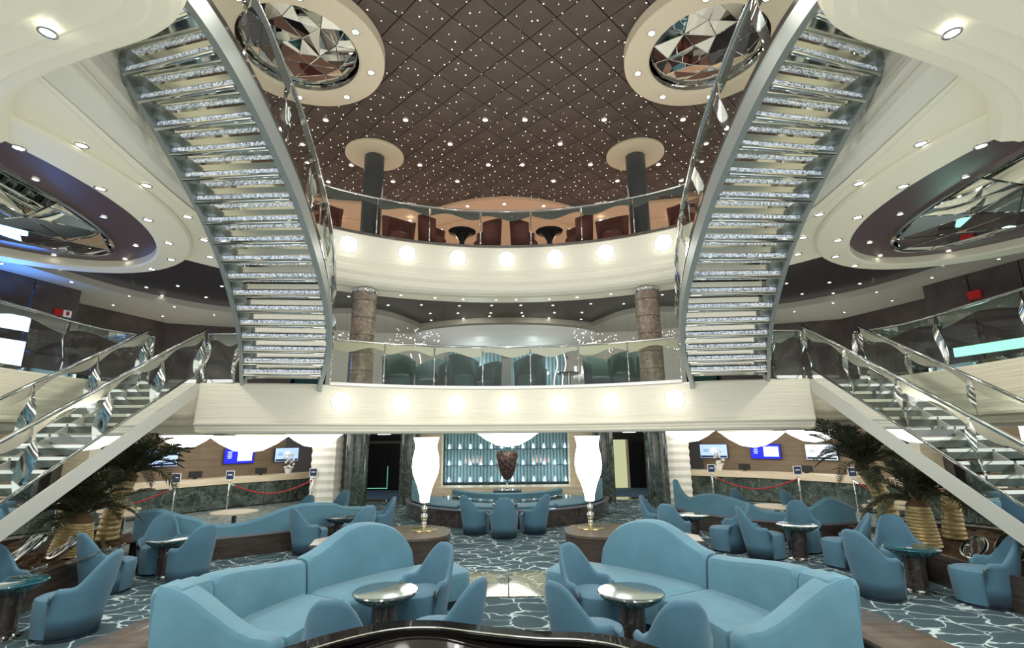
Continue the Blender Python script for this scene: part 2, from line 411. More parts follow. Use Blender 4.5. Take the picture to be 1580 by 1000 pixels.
# downlights
def dl_meshes(r):
    ring = MB().lathe([(r * .72, -.004), (r * .80, -.014), (r, -.010), (r * 1.02, 0)], 20, cap=False).mesh('trim_ring', CHROME, True)
    lens = MB().lathe([(0, -.004), (r * .5, -.006), (r * .74, -.002)], 16, cap=False).mesh('lens', LENS)
    return ring, lens
RB = dl_meshes(.078); RSM = dl_meshes(.055)
def downlight(x, y, z, ms, label, group):
    t = thing('downlight', label, 'downlight', (x, y, z), group=group)
    obj('trim_ring', ms[0], None, t); obj('lens', ms[1], None, t)
for x, y in CEIL_DL:
    downlight(x, y, 9.99, RB, 'bright round downlight set between the star points of the brown ceiling', 'downlights in the star ceiling')

# medallions hanging under the star ceiling and over the side decks
def facet_dome(t, cx, cy, a, b, z, depth, seed, rings=((.36, 5), (.70, 9), (1.0, 14)), m=MIRROR):
    rr = random.Random(seed); pts = [[(0, 0, z - depth)]]
    for q_, (fr, n) in enumerate(rings):
        off = rr.uniform(0, 1); row = []
        for i in range(n):
            an = 2 * PI * (i + off) / n + (rr.uniform(-.13, .13) if fr < 1 else 0); r = fr * (rr.uniform(.88, 1.08) if fr < 1 else 1)
            row.append((r * a * math.cos(an), r * b * math.sin(an), z - depth * (1 - fr ** 1.6) + (rr.uniform(-.05, .05) if fr < 1 else 0)))
        pts.append(row)
    tris = []
    for i in range(len(pts[1])): tris.append((pts[0][0], pts[1][i], pts[1][(i + 1) % len(pts[1])]))
    for lo, hi in zip(pts[1:], pts[2:]):
        n, k = len(lo), len(hi); i = j = 0
        al = [math.atan2(p[1] / b, p[0] / a) for p in lo]; ah = [math.atan2(p[1] / b, p[0] / a) for p in hi]
        j0 = min(range(k), key=lambda q_: abs((ah[q_] - al[0] + PI) % (2 * PI) - PI))
        while i < n or j < k:
            A = lo[i % n]; B = hi[(j0 + j) % k]
            if j < k and (i >= n or (j + .5) / k < (i + .5) / n): tris.append((A, B, hi[(j0 + j + 1) % k])); j += 1
            else: tris.append((A, lo[(i + 1) % n], B)); i += 1
    for tr in tris:
        v = [Vector(p) for p in tr]; ce = (v[0] + v[1] + v[2]) / 3
        nrm = (v[1] - v[0]).cross(v[2] - v[0])
        if nrm.length < 1e-6: continue
        nrm.normalize(); nrm = -nrm if nrm.z > 0 else nrm
        o_ = [ce + (p - ce) * .985 for p in v]; i_ = [ce + (p - ce) * .94 + nrm * .008 for p in v]; bk = [ce + (p - ce) * .985 - nrm * .02 for p in v]
        mb = MB().add(bk + o_ + i_, [(6, 7, 8), (3, 4, 7, 6), (4, 5, 8, 7), (5, 3, 6, 8), (0, 1, 4, 3), (1, 2, 5, 4), (2, 0, 3, 5), (2, 1, 0)])
        o = obj('mirror_facet', mb, m, t); o.location = (0, 0, 0)
for s in (-1, 1):
    t = thing('ceiling_medallion', 'round cream ceiling ring around cut mirror facets, high over the %s' % ('stairs by the blue screens' if s < 0 else 'stairs by the mint-lit counter'), 'ceiling medallion', (s * 4.12, 8.5, 9.72))
    obj('cream_ring', MB().lathe([(1.66, .27), (1.66, .04), (1.60, 0), (1.20, 0), (1.15, .05), (1.15, .22)], 64, cap=False), mat('ring_cream', (.66, .58, .42), .4), t, 'auto')
    obj('chrome_rim', MB().lathe([(1.15, .06), (1.15, .14), (1.10, .2), (1.10, .24)], 64, cap=False), CHROME, t, True)
    facet_dome(t, 0, 0, 1.10, 1.10, .17, .16, 5 + s)
    obj('backing', MB().lathe([(0, .24), (1.16, .24)], 40, cap=False), CHROME, t)
    for a in range(8):
        an = R_(22 + a * 45); downlight(s * 4.12 + 1.4 * math.cos(an), 8.5 + 1.4 * math.sin(an), 9.718, RB,
            'round downlight in the cream ring of the high medallion on the ' + SIDE[s], 'downlights in the high medallion, ' + SIDE[s])

# ------------------------------------------------------------------ deck curves
def arc7(R, a0, a1, n=24): return [(R * math.sin(R_(a0 + (a1 - a0) * i / n)), 5.03 + R * math.cos(R_(a0 + (a1 - a0) * i / n))) for i in range(n + 1)]
half7 = arc7(7.17, 0, 36, 20) + catmull([(4.55, 10.3), (4.78, 9.4), (4.80, 8.0), (4.68, 6.6), (4.55, 5.6), (4.40, 4.7), (4.32, 3.9), (4.3, 3.0), (4.3, 1.5)], 4)
half7 = [p[:2] for p in half7]
EDGE7 = [(-x, y) for x, y in reversed(half7)] + half7[1:]     # travels from -x to +x
EDGE7 = EDGE7[::-1]                                            # travel +x -> -x so that left offset = outward (-inward)
def chk(pl):  # outward = away from atrium centre
    o = offset(pl, .1); i = len(pl) // 2
    return 1 if o[i][1] > pl[i][1] else -1
SG7 = chk(EDGE7)
T7 = thing('balcony_deck', 'upper cream balcony with a row of round spots under brown armchairs', 'balcony')
prof = [(.35, 7.05), (.03, 7.05), (0, 7.02), (.0, 6.40), (.03, 6.26), (.0, 6.23), (.01, 6.10), (.06, 6.02), (.04, 5.99), (.07, 5.90), (.13, 5.84), (.25, 5.80), (.42, 5.78)]
m_ = MB(); sweep(m_, [tuple(p) for p in EDGE7], [(SG7 * d, z) for d, z in prof]); obj('fascia', m_, CREAM_F, T7, 'auto')
# deck 7 floor
m_ = MB(); A = [(x, y, 7.0) for x, y in arc7(7.4, -50, 50, 40)]; B = [(x * 1.75, 21.0, 7.0) for x, y, z in A]; m_.strip(A, B); obj('deck_floor', m_, mat('brown_carpet', (.12, .07, .05), .9), T7)
# back soffit band
SOF7 = MB()
m_ = MB()
for s in (-1, 1):
    A = [(x, y, 5.78) for x, y in arc7(8.0, 0, 56, 16)]
    B = [(x, y, 5.78) for x, y in arc7(7.5, 0, 34, 11)] + [(4.95, 10.6, 5.78), (5.0, 10.2, 5.78), (5.05, 9.8, 5.78), (5.05, 9.3, 5.78), (5.05, 8.8, 5.78)]
    m_.strip([(s * p[0], p[1], p[2]) for p in A], [(s * p[0], p[1], p[2]) for p in B])
    EL = ell(8.33, 6.51, 2.9, 3.75, 128, 270, 22)
    FR = resample([(5.1, 9.7), (5.05, 8.6), (5.0, 7.0), (4.85, 5.6), (4.75, 4.8), (4.65, 3.8), (4.6, 3.0), (4.7, 2.5), (5.2, 2.2), (8.3, 2.2)], 23)
    m_.strip([(s * x, y, 5.782) for x, y in FR], [(s * x, y, 5.782) for x, y in EL])
    m_.strip([(s * 4.6, 2.75, 5.786), (s * 4.6, -2.5, 5.786)], [(s * 14, 2.75, 5.786), (s * 14, -2.5, 5.786)])
obj('soffit', m_, CREAM, T7)
# side fascia top cap hides; landings
for s in (-1, 1):
    land = catmull([(5.9, 5.35), (5.2, 4.65), (4.5, 4.27), (3.8, 4.02), (3.1, 3.78), (2.68, 3.50), (2.48, 3.05), (2.45, 2.4), (2.6, 1.4), (2.9, .2), (3.2, -1.5)], 6)
    t = thing('stair_landing', 'smooth cream stair landing with rounded stepped underside, stair end on the ' + SIDE[s], 'landing')
    pl = [p[:2] for p in land]
    sg = 1 if offset(pl, .1)[30][0] < pl[30][0] else -1     # inward (towards the hall)
    def lay(d, z0, z1, nm, mt=CREAM):
        e = [(s * x, y) for x, y in offset(pl, -sg * d)]
        far = [(s * 14, y) for x, y in resample([(0, 7.0), (0, -1.5)], len(e))]
        mb = MB(); mb.strip(P3(e, z0), P3([(s * 9.5, 5.0 - 6.5 * i / (len(e) - 1)) for i in range(len(e))], z0)); mb.strip(P3(e, z0), P3([(x, y) for x, y in e], z1))
        obj(nm, mb, mt, t, 'auto')
    lay(0, 5.50, 5.56, 'lowest_step'); lay(.0, 5.50, 5.50, 'edge_step')
    e0 = [(s * x, y) for x, y in pl]
    mb = MB(); rows = []
    for d, z in ((0, 7.05), (0, 6.0), (.01, 5.8), (.04, 5.68), (.11, 5.60), (.22, 5.56), (.26, 5.53), (.40, 5.52), (.45, 5.48), (.62, 5.47), (.68, 5.43)):
        rows.append([(s * x, y, z) for x, y in offset(pl, -sg * d)])
    rows.append([(s * 9.5, 4.4 - 6.2 * i / (len(pl) - 1), 5.43) for i in range(len(pl))])
    for a_, b_ in zip(rows, rows[1:]): mb.strip(a_, b_)
    for ch in list(t.children): bpy.data.objects.remove(ch)
    obj('underside', mb, CREAM, t, 'auto')
    obj('landing_floor', MB().strip(rows[0], [(s * 9.5, 4.4 - 6.2 * i / (len(pl) - 1), 7.05) for i in range(len(pl))]), mat('brown_carpet', (0, 0, 0)), t)
    # oval medallion
    cx, cy = s * 8.33, 6.51
    t = thing('oval_ceiling_medallion', 'oval plum recess with hanging mirror facets and cream ring, over the ' + SIDE[s] + ' walkway', 'ceiling medallion', (cx, cy, 5.73))
    mb = MB(); a, b = 2.8, 3.6
    def er(fx, fy, z, n=64): return [(fx * math.cos(2 * PI * i / n), fy * math.sin(2 * PI * i / n), z) for i in range(n + 1)]
    rows = [er(3.06, 3.80, .06), er(3.06, 3.80, .02), er(3.02, 3.76, -.01), er(2.40, 3.50, -.01), er(2.36, 3.46, .02), er(2.36, 3.46, .17)]
    for a_, b_ in zip(rows, rows[1:]): mb.strip(a_, b_)
    obj('cream_ring', mb, CREAM, t, 'auto')
    mb = MB(); rows = [er(2.38, 3.48, .16), er(1.38, 3.08, .16), er(1.34, 3.04, .22)]
    for a_, b_ in zip(rows, rows[1:]): mb.strip(a_, b_)
    obj('plum_panel', mb, PURPLE, t)
    mb = MB(); rows = [er(1.38, 3.08, .165), er(1.38, 3.08, .12), er(1.33, 3.02, .11), er(1.30, 2.99, .15)]
    for a_, b_ in zip(rows, rows[1:]): mb.strip(a_, b_)
    obj('chrome_rim', mb, CHROME, t, True)
    obj('backing', MB().lathe([(0, .2), (1.0, .2)], 40, cap=False, sx=1.36, sy=3.06), CHROME, t)
    facet_dome(t, 0, 0, 1.31, 3.0, .12, .42, 11 + s, rings=((.34, 6), (.68, 9), (1.0, 14)))
    for lx, ly in ((6.82, 6.6), (6.82, 7.85), (7.2, 9.12), (7.95, 9.85), (6.9, 5.3), (9.2, 9.6), (9.75, 8.4)):
        downlight(s * lx, ly, 5.885, RSM,
            'round downlight in the plum oval ceiling recess, ' + SIDE[s], 'downlights in the plum oval, ' + SIDE[s])
    for x, y in ((5.64, 5.19), (5.46, 6.15), (5.51, 7.13), (5.80, 8.05), (6.28, 8.85), (7.01, 9.38), (6.0, 4.2)):
        downlight(s * x * 1.068, y * 1.068, 5.718, RB, 'round downlight in the cream ring edging the plum oval, ' + SIDE[s], 'downlights in the cream oval ring, ' + SIDE[s])
    for x, y in ((4.96, 5.23), (4.87, 6.17), (4.92, 7.14), (5.2, 8.05), (5.57, 8.86)):
        downlight(s * x * 1.068, y * 1.068, 5.778, RB, 'round downlight in the cream soffit between stair and oval ring, ' + SIDE[s], 'downlights in the cream soffit, ' + SIDE[s])
    downlight(s * 3.74, 3.45, 5.428, dl_meshes(.070), 'single large downlight under the smooth cream landing, ' + SIDE[s], None)

# dark ceiling over deck 6, beige perimeter soffit
m_ = MB()
inn = arc7(7.85, -90, 90, 60); inn = [(-7.85, -3), (-7.85, 1)] + inn + [(7.85, 1), (7.85, -3)]
out = []
for x, y in inn:
    if y < 6: out.append((math.copysign(14, x), y - 1 if abs(x) > 7 else y))
    else: k = min(14 / max(abs(x), 1e-6), (21 - 5.03) / max(y - 5.03, 1e-6)); out.append((x * k, 5.03 + (y - 5.03) * k))
m_.strip(P3(inn, 6.12), P3(out, 6.12)); ia = arc7(7.95, -50, 50, 40); m_.strip(P3(ia, 5.785), P3(ia, 6.12)); D6C = struct('ceiling_dark', m_, DARKC)
bd = [(9.9, -3), (9.9, 5), (9.85, 8.0), (9.67, 9.2), (9.26, 11.25), (8.6, 12.4), (7.65, 13.3), (6.2, 13.75), (4.75, 13.5), (3.5, 13.75), (2.72, 15.4)]
bd2 = [(2.72, 15.4), (1.62, 14.95), (.8, 14.75), (0, 14.7)]
full = bd[:8]; full = [p[:2] for p in catmull(bd, 5)] + [p[:2] for p in catmull(bd2, 5)][1:]
full = full + [(-x, y) for x, y in reversed(full)][1:]
m_ = MB(); o2 = []
for x, y in full:
    k = min(14.5 / max(abs(x), 1e-6), (22 - 5.03) / max(y - 5.03, 1e-6)) if y > 5.1 else 14.5 / abs(x)
    o2.append((x * k, 5.03 + (y - 5.03) * k))
full = [(x * 1.095, y * 1.095) for x, y in full]; o2 = [(x * 1.1, y * 1.1) for x, y in o2]
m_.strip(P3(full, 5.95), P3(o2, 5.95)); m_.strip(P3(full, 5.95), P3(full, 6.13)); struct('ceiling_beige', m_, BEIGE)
for x, y in ((2.3, 12.99), (3.2, 13.0), (1.28, 13.12), (.4, 13.1), (4.0, 12.15), (1.4, 13.93), (.45, 13.93), (2.2, 13.93), (2.3, 14.78), (.5, 14.3), (1.3, 14.6)):
    for s in (-1, 1): downlight(s * x * 1.11, y * 1.11, 6.118, RSM, 'small downlight in the dark ceiling over the middle balcony lounge', 'downlights in the dark lounge ceiling')
for s in (-1, 1):
    for x, y in ((6.7, 11.25), (7.6, 12.15), (7.7, 11.2), (8.5, 11.3), (8.6, 12.0) if s < 0 else (8.37, 12.1), (8.6, 10.2), (9.4, 10.0)):
        downlight(s * x * 1.11, y * 1.11, 6.118, RSM, 'small downlight in the dark ceiling panels beside the ' + SIDE[s] + ' stair', 'downlights in the dark ceiling, ' + SIDE[s])
    for x, y in ((9.91, 9.32), (9.55, 10.5), (9.1, 11.6), (10.1, 12.4), (8.67, 12.6), (9.64, 13.6), (8.15, 13.5), (9.95, 8.2)):
        downlight(s * x * 1.1, y * 1.1, 5.948, RSM, 'small downlight in the curved beige soffit beyond the ' + SIDE[s] + ' stair', 'downlights in the beige soffit, ' + SIDE[s])
for s in (-1, 1):
    for an in (2, 8.5, 14, 20.5):
        R = 7.72; downlight(s * R * math.sin(R_(an)), 5.03 + R * math.cos(R_(an)), 5.778, RSM, 'small downlight under the rounded lip of the upper balcony', 'downlights under the upper balcony lip')

# deck 7 lounge: peach soffit and wall
def pe(off): return [(x * .25, back_edge(x * .25) + off) for x in range(-34, 35)]
m_ = MB(); m_.strip(P3(pe(0), 10.02), P3(pe(0), 9.90)); m_.strip(P3(pe(0), 9.90), P3(pe(1.3), 9.90)); m_.strip(P3(pe(1.3), 9.90), P3(pe(1.3), 9.78))
m_.strip(P3(pe(1.3), 9.78), [(x, 21.5, 9.78) for x, y in pe(0)]); struct('ceiling_peach', m_, PEACH)
m_ = MB(); m_.strip([(-14, 12, 7), (-11, 19, 7), (-4, 20.5, 7), (4, 20.5, 7), (11, 19, 7), (14, 12, 7)], [(-14, 12, 10), (-11, 19, 10), (-4, 20.5, 10), (4, 20.5, 10), (11, 19, 10), (14, 12, 10)]); struct('wall_upper_back', m_, PEACH)
for x, y in ((1.3, 15.55), (.05, 15.4), (3.4, 16.4), (2.4, 17.2), (4.6, 15.9), (5.9, 16.3)):
    for s in (-1, 1):
        if x < .1 and s > 0: continue
        downlight(s * x, y, 9.898 if y < 16.3 else 9.778, RB, 'round downlight in the peach ceiling at the back of the upper lounge', 'downlights in the peach ceiling')

# ------------------------------------------------------------------ deck 6 slab
half6 = arc7(7.17, 0, 34, 18) + [(4.35, 10.75), (5.0, 10.58), (5.7, 10.48), (6.42, 10.42)]
E6 = half6[::-1] + [(-x, y) for x, y in half6[1:]]
sg6 = chk(E6)
T6 = thing('balcony_deck', 'lower cream balcony spanning the hall with a row of round spots on its front', 'balcony')
prof6 = [(.4, 3.36), (.04, 3.36), (0, 3.33), (0, 2.62), (.0, 2.56), (-.03, 2.54), (-.03, 2.50), (.0, 2.475), (.03, 2.46), (.03, 2.42), (.05, 2.40), (.05, 2.36), (.09, 2.32), (.2, 2.30), (.55, 2.30), (.6, 2.60)]
m_ = MB(); sweep(m_, E6, [(sg6 * d, z) for d, z in prof6]); obj('fascia', m_, CREAM_F, T6, 'auto')
m_ = MB()
A = [(x, y, 2.62) for x, y in offset(E6, sg6 * .45)]; B = [(x * 1.9, 26, 2.62) for x, y, z in A]; m_.strip(A, B)
obj('underside', m_, CREAM, T6)
m_ = MB(); A = [(x, y, 3.33) for x, y in offset(E6, sg6 * .2)]; B = [(x * 1.9, 21.5, 3.33) for x, y, z in A]; m_.strip(A, B)
obj('deck_floor', m_, mat('grey_carpet', (.10, .12, .12), .9), T6)
for s in (-1, 1):
    t = thing('side_walkway_deck', 'cream-edged side walkway deck behind the straight stair on the ' + SIDE[s], 'balcony')
    sd = catmull([(6.42, 10.42), (6.6, 10.75), (7.3, 10.75), (7.9, 10.4), (8.15, 9.7), (8.2, 8.6), (8.15, 7.4), (8.05, 5.5), (7.95, 3.5), (7.9, 0), (7.9, -3)], 5)
    sd = [(s * p[0], p[1]) for p in sd]
    sg = 1 if abs(offset(sd, .1)[25][0]) > abs(sd[25][0]) else -1
    m_ = MB(); sweep(m_, sd, [(sg * d, z) for d, z in [(.3, 3.36), (.03, 3.36), (0, 3.33), (0, 2.6), (-.03, 2.54), (-.03, 2.5), (.02, 2.46), (.05, 2.36), (.2, 2.30), (.6, 2.30)]])
    obj('fascia', m_, CREAMW, t, 'auto')
    k = len(sd); far = [(s * (6.6 + 8 * min(1, i / 8)), 14 - 17 * i / (k - 1) if i > 4 else 14) for i in range(k)]
    obj('deck_floor', MB().strip(P3(offset(sd, sg * .2), 3.34), P3(far, 3.34)), mat('grey_carpet', (0, 0, 0)), t)
    obj('underside', MB().strip(P3(offset(sd, sg * .5), 2.5), P3(far, 2.5)), CREAM, t)

# wall spots on the fascias
HALO = mat('spot_globe', (1, .98, .94), .5, emit=5, ecol=(1, .98, .93), light=True)
sp_dome = MB().lathe([(.0, .08), (.08, .075), (.15, .055), (.19, .025), (.205, 0)], 28, cap=False).mesh('glowing_dome', HALO, True)
sp_pin = MB().lathe([(.0, .09), (.012, .088), (.014, .07), (.008, .06)], 10, cap=False).mesh('finial', DARK)
sp_ring = MB().lathe([(.205, 0), (.215, .01), (.22, 0)], 28, cap=False).mesh('rim', CHROME, True)
def fascia_spot(x, R, z, lab, grp):
    an = math.asin(x / R); y = 5.03 + R * math.cos(an)
    t = thing('wall_spotlight', lab, 'wall light', (x, y, z), group=grp)
    t.rotation_euler = (PI / 2, 0, -an)
    obj('glowing_dome', sp_dome, None, t); obj('finial', sp_pin, None, t); obj('rim', sp_ring, None, t)
    lamp('wall_spot_light', 'POINT', (x * (R - .26) / R, 5.03 + (R - .26) * math.cos(an), z - .06), 1.8, (1, .97, .92), .05)
ORD = ('first from the blue-screen end', 'second from the blue-screen end', 'third from the blue-screen end', 'the middle one', 'third from the mint-lit end', 'second from the mint-lit end', 'first from the mint-lit end')
for i, x in enumerate((-3.75, -2.48, -1.24, 0.02, 1.27, 2.5, 3.78)):
    fascia_spot(x, 7.16, 6.72, 'round glowing wall light on the upper balcony front, ' + ORD[i], 'wall lights on the upper balcony front')
for i, x in enumerate((-3.68, -2.48, -1.22, .02, 1.26, 2.45, 3.75)):
    fascia_spot(x, 7.16, 3.0, 'round glowing wall light on the lower balcony front, ' + ORD[i], 'wall lights on the lower balcony front')

# ------------------------------------------------------------------ glass railings
def railing(name, label, path, zf, n_panels, band='wave', h=1.05, post='bar', curve=.0, parent=None, bandm=None):
    """path: plan points; zf(u) floor height. parts: glass_panel (> mirror_band), post, handrail, bottom_channel"""
    t = parent or thing(name, label, 'railing', (path[0][0], path[0][1], zf(0)))
    o0 = Vector((0, 0, 0)) if parent else Vector((path[0][0], path[0][1], zf(0)))
    NP = 10
    pts = resample(path, n_panels * NP + 1); K = len(pts) - 1
    P = [Vector((p[0], p[1], zf(i / K))) - o0 for i, p in enumerate(pts)]
    def nrm(i):
        a = P[max(i - 1, 0)]; b = P[min(i + 1, K)]; t_ = (b - a); t_.z = 0; t_.normalize(); return Vector((-t_.y, t_.x, 0))
    obj('handrail', MB().tube([p + Vector((0, 0, h)) for p in P], .026, 10), CHROME, t, True)
    obj('bottom_channel', MB().loft([[p + nrm(i) * .025 + Vector((0, 0, .0)), p + nrm(i) * .025 + Vector((0, 0, .07)), p - nrm(i) * .025 + Vector((0, 0, .07)), p - nrm(i) * .025] for i, p in enumerate(P)]), CHROME, t)
    for k in range(n_panels):
        seg = list(range(k * NP, (k + 1) * NP + 1)); L = len(seg) - 1
        g = MB(); rows = []
        for q_, i in enumerate(seg):
            u = q_ / L; uu = .012 + u * .976; j = seg[0] + uu * L; a = int(j); a = min(a, K - 1); p = P[a].lerp(P[a + 1], j - a); n = nrm(i)
            bow = n * (math.sin(PI * u) * curve)
            rows.append([p + n * .006 + Vector((0, 0, .05)), p + n * .006 + bow * .5 + Vector((0, 0, .5)), p + n * .006 + Vector((0, 0, h - .03)), p - n * .006 + Vector((0, 0, h - .03)), p - n * .006 + bow * .5 + Vector((0, 0, .5)), p - n * .006 + Vector((0, 0, .05))])
        gp = obj('glass_panel', MB().loft(rows), GLASS, t)
        if band:
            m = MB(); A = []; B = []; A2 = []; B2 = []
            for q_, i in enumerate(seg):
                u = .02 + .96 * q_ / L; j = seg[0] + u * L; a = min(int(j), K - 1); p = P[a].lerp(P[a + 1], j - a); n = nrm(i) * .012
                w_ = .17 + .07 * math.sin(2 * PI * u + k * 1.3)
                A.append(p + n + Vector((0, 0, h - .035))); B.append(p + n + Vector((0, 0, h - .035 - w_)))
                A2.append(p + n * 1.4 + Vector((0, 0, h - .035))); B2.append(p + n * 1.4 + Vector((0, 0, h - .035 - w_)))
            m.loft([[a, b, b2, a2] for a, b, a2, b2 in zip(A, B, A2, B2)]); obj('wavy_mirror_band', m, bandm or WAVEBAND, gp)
    for k in range(n_panels + 1):
        i = min(k * NP, K); p = P[i]; n = nrm(i)
        if post == 'bar':
            obj('post', MB().tube([p, p + Vector((0, 0, h))], .014, 8), CHROME, t, True)
        else:
            rows = []
            tn = Vector((n.y, -n.x, 0))
            for q_ in range(13):
                u = q_ / 12; w_ = .03 + .035 * math.sin(PI * u) ** 2; tw = 1.1 * math.sin(PI * u * 1.3)
                c_ = p + Vector((0, 0, u * h)) + n * (.05 * math.sin(2 * PI * u)); d1 = (tn * math.cos(tw) + n * math.sin(tw)) * w_; d2 = (n * math.cos(tw) - tn * math.sin(tw)) * .014
                rows.append([c_ + d1, c_ + d2, c_ - d1, c_ - d2])
            obj('twisted_post', MB().loft(rows), CHROME, t, 'auto')
    return t
r7 = arc7(7.22, -37, 37, 40)
railing('glass_railing', 'curved glass railing along the upper balcony in front of brown armchairs', r7, lambda u: 7.05, 7)
r6 = arc7(7.22, -33, 33, 40)
railing('glass_railing', 'curved glass railing along the lower balcony in front of the green lounge chairs', r6, lambda u: 3.36, 7, bandm=WAVEBAND_REFL)
for s in (-1, 1):
    railing('glass_railing', 'short glass railing between the curved stair foot and straight stair, ' + SIDE[s], [(s * 5.75, 10.5), (s * 6.4, 10.5)], lambda u: 3.36, 1, post='twist')
    sd = [(s * 7.72, 10.72), (s * 8.05, 10.3), (s * 8.24, 9.6), (s * 8.26, 8.5), (s * 8.2, 7.0), (s * 8.1, 5.0), (s * 8.0, 2.5)]
    railing('glass_railing', 'side walkway glass railing running above the straight stair, ' + SIDE[s], [p[:2] for p in catmull(sd, 4)], lambda u: 3.36, 5, post='twist')

# ------------------------------------------------------------------ curved staircases
IN = [(4.12, 10.98), (3.98, 10.66), (3.82, 10.36), (3.66, 10.03), (3.51, 9.68), (3.39, 9.30), (3.28, 8.92), (3.19, 8.54), (3.11, 8.14), (3.05, 7.76), (3.01, 7.40), (2.98, 7.05), (2.96, 6.70), (2.95, 6.35), (2.96, 6.00), (2.98, 5.64), (3.01, 5.29), (3.06, 4.95), (3.13, 4.62), (3.24, 4.30), (3.38, 3.98), (3.5, 3.7)]
OUT = [(5.62, 10.72), (5.55, 10.45), (5.44, 10.18), (5.29, 9.85), (5.13, 9.48), (4.99, 9.12), (4.87, 8.78), (4.77, 8.44), (4.67, 8.09), (4.58, 7.74), (4.50, 7.40), (4.45, 7.08), (4.41, 6.76), (4.39, 6.44), (4.38, 6.12), (4.38, 5.81), (4.39, 5.51), (4.42, 5.23), (4.45, 4.99), (4.50, 4.74), (4.55, 4.48), (4.6, 4.2)]
RISE = .1757
def stringer(mb, pts, w_, up, dn):
    rows = []
    for i, p in enumerate(pts):
        a = Vector(pts[max(i - 1, 0)]); b = Vector(pts[min(i + 1, len(pts) - 1)]); t_ = b - a; t_.z = 0; t_.normalize(); n = Vector((-t_.y, t_.x, 0)) * w_ / 2; p = Vector(p)
        rows.append([p + n + Vector((0, 0, up)), p + n - Vector((0, 0, dn)), p - n - Vector((0, 0, dn)), p - n + Vector((0, 0, up))])
    return mb.loft(rows)
for s in (-1, 1):
    t = thing('curved_staircase', 'curved open staircase with mirrored treads and crystal risers rising on the ' + SIDE[s], 'staircase', (s * 4.8, 10.6, 3.36))
    o0 = Vector((s * 4.8, 10.6, 3.36))
    ip = [Vector((s * x, y, 3.36 + RISE * i)) - o0 for i, (x, y) in enumerate(IN)]; op = [Vector((s * x, y, 3.36 + RISE * i)) - o0 for i, (x, y) in enumerate(OUT)]
    obj('inner_stringer', stringer(MB(), catmull(ip, 4), .09, .10, .20), STEEL, t, 'auto')
    obj('outer_stringer', stringer(MB(), catmull(op, 4), .07, .10, .20), STEEL, t, 'auto')
    for k in range(1, 21):
        a0 = ip[k].lerp(op[k], .035); b0 = op[k].lerp(ip[k], .03)
        n1 = Vector((ip[k + 1].x, ip[k + 1].y, ip[k].z)); n2 = Vector((op[k + 1].x, op[k + 1].y, op[k].z))
        a1 = n1.lerp(n2, .035); b1 = n2.lerp(n1, .03)
        # thin mirrored tread; its nosing is proud of the riser
        a0 = a0 + (a0 - a1) * .12; b0 = b0 + (b0 - b1) * .12
        mb = MB(); th = .035
        mb.add([a0, b0, b1, a1] + [v - Vector((0, 0, th)) for v in (a0, b0, b1, a1)], [(0, 1, 2, 3), (7, 6, 5, 4), (0, 4, 5, 1), (1, 5, 6, 2), (2, 6, 7, 3), (3, 7, 4, 0)])
        tr = obj('tread', mb, TREADM, t)
        d = (a1 - a0).normalized(); z1 = Vector((0, 0, .012)); z2 = Vector((0, 0, -th - .045))
        mb = MB(); mb.loft([[p + z1, p + z2, p + z2 - d * .045, p + z1 - d * .045] for p in (a0, b0)]); obj('nosing', mb, NOSE, tr)
        q0, q1 = a1 - d * .0 - Vector((0, 0, th + .012)), b1 - Vector((0, 0, th + .012)); obj('chrome_edge_bar', MB().tube([q0, q1], .026, 10), CHROME, tr, True)
        if k < 20:
            zl = Vector((0, 0, .01)); zh = Vector((0, 0, RISE * .37))
            r0, r1 = a1 - d * .03, b1 - d * .03
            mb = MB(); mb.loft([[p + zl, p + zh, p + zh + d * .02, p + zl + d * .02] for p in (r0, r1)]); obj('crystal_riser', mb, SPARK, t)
        obj('bracket', MB().loft([[p, p - Vector((0, 0, .10)), p - Vector((0, 0, .10)) + d * .12, p + d * .12] for p in (b0.lerp(a0, 0.0), b0.lerp(a0, .10))]), STEEL, t)
    # balustrades
    for nm, P_, off in (('inner', IN, -.03), ('outer', OUT, .03)):
        path = [(s * (x + off), y) for x, y in P_[1:21]]
        railing('', '', [(p[0] - o0.x, p[1] - o0.y) for p in path], lambda u: RISE * (1 + u * 19) + .06, 7, post='twist', parent=t, h=.98)

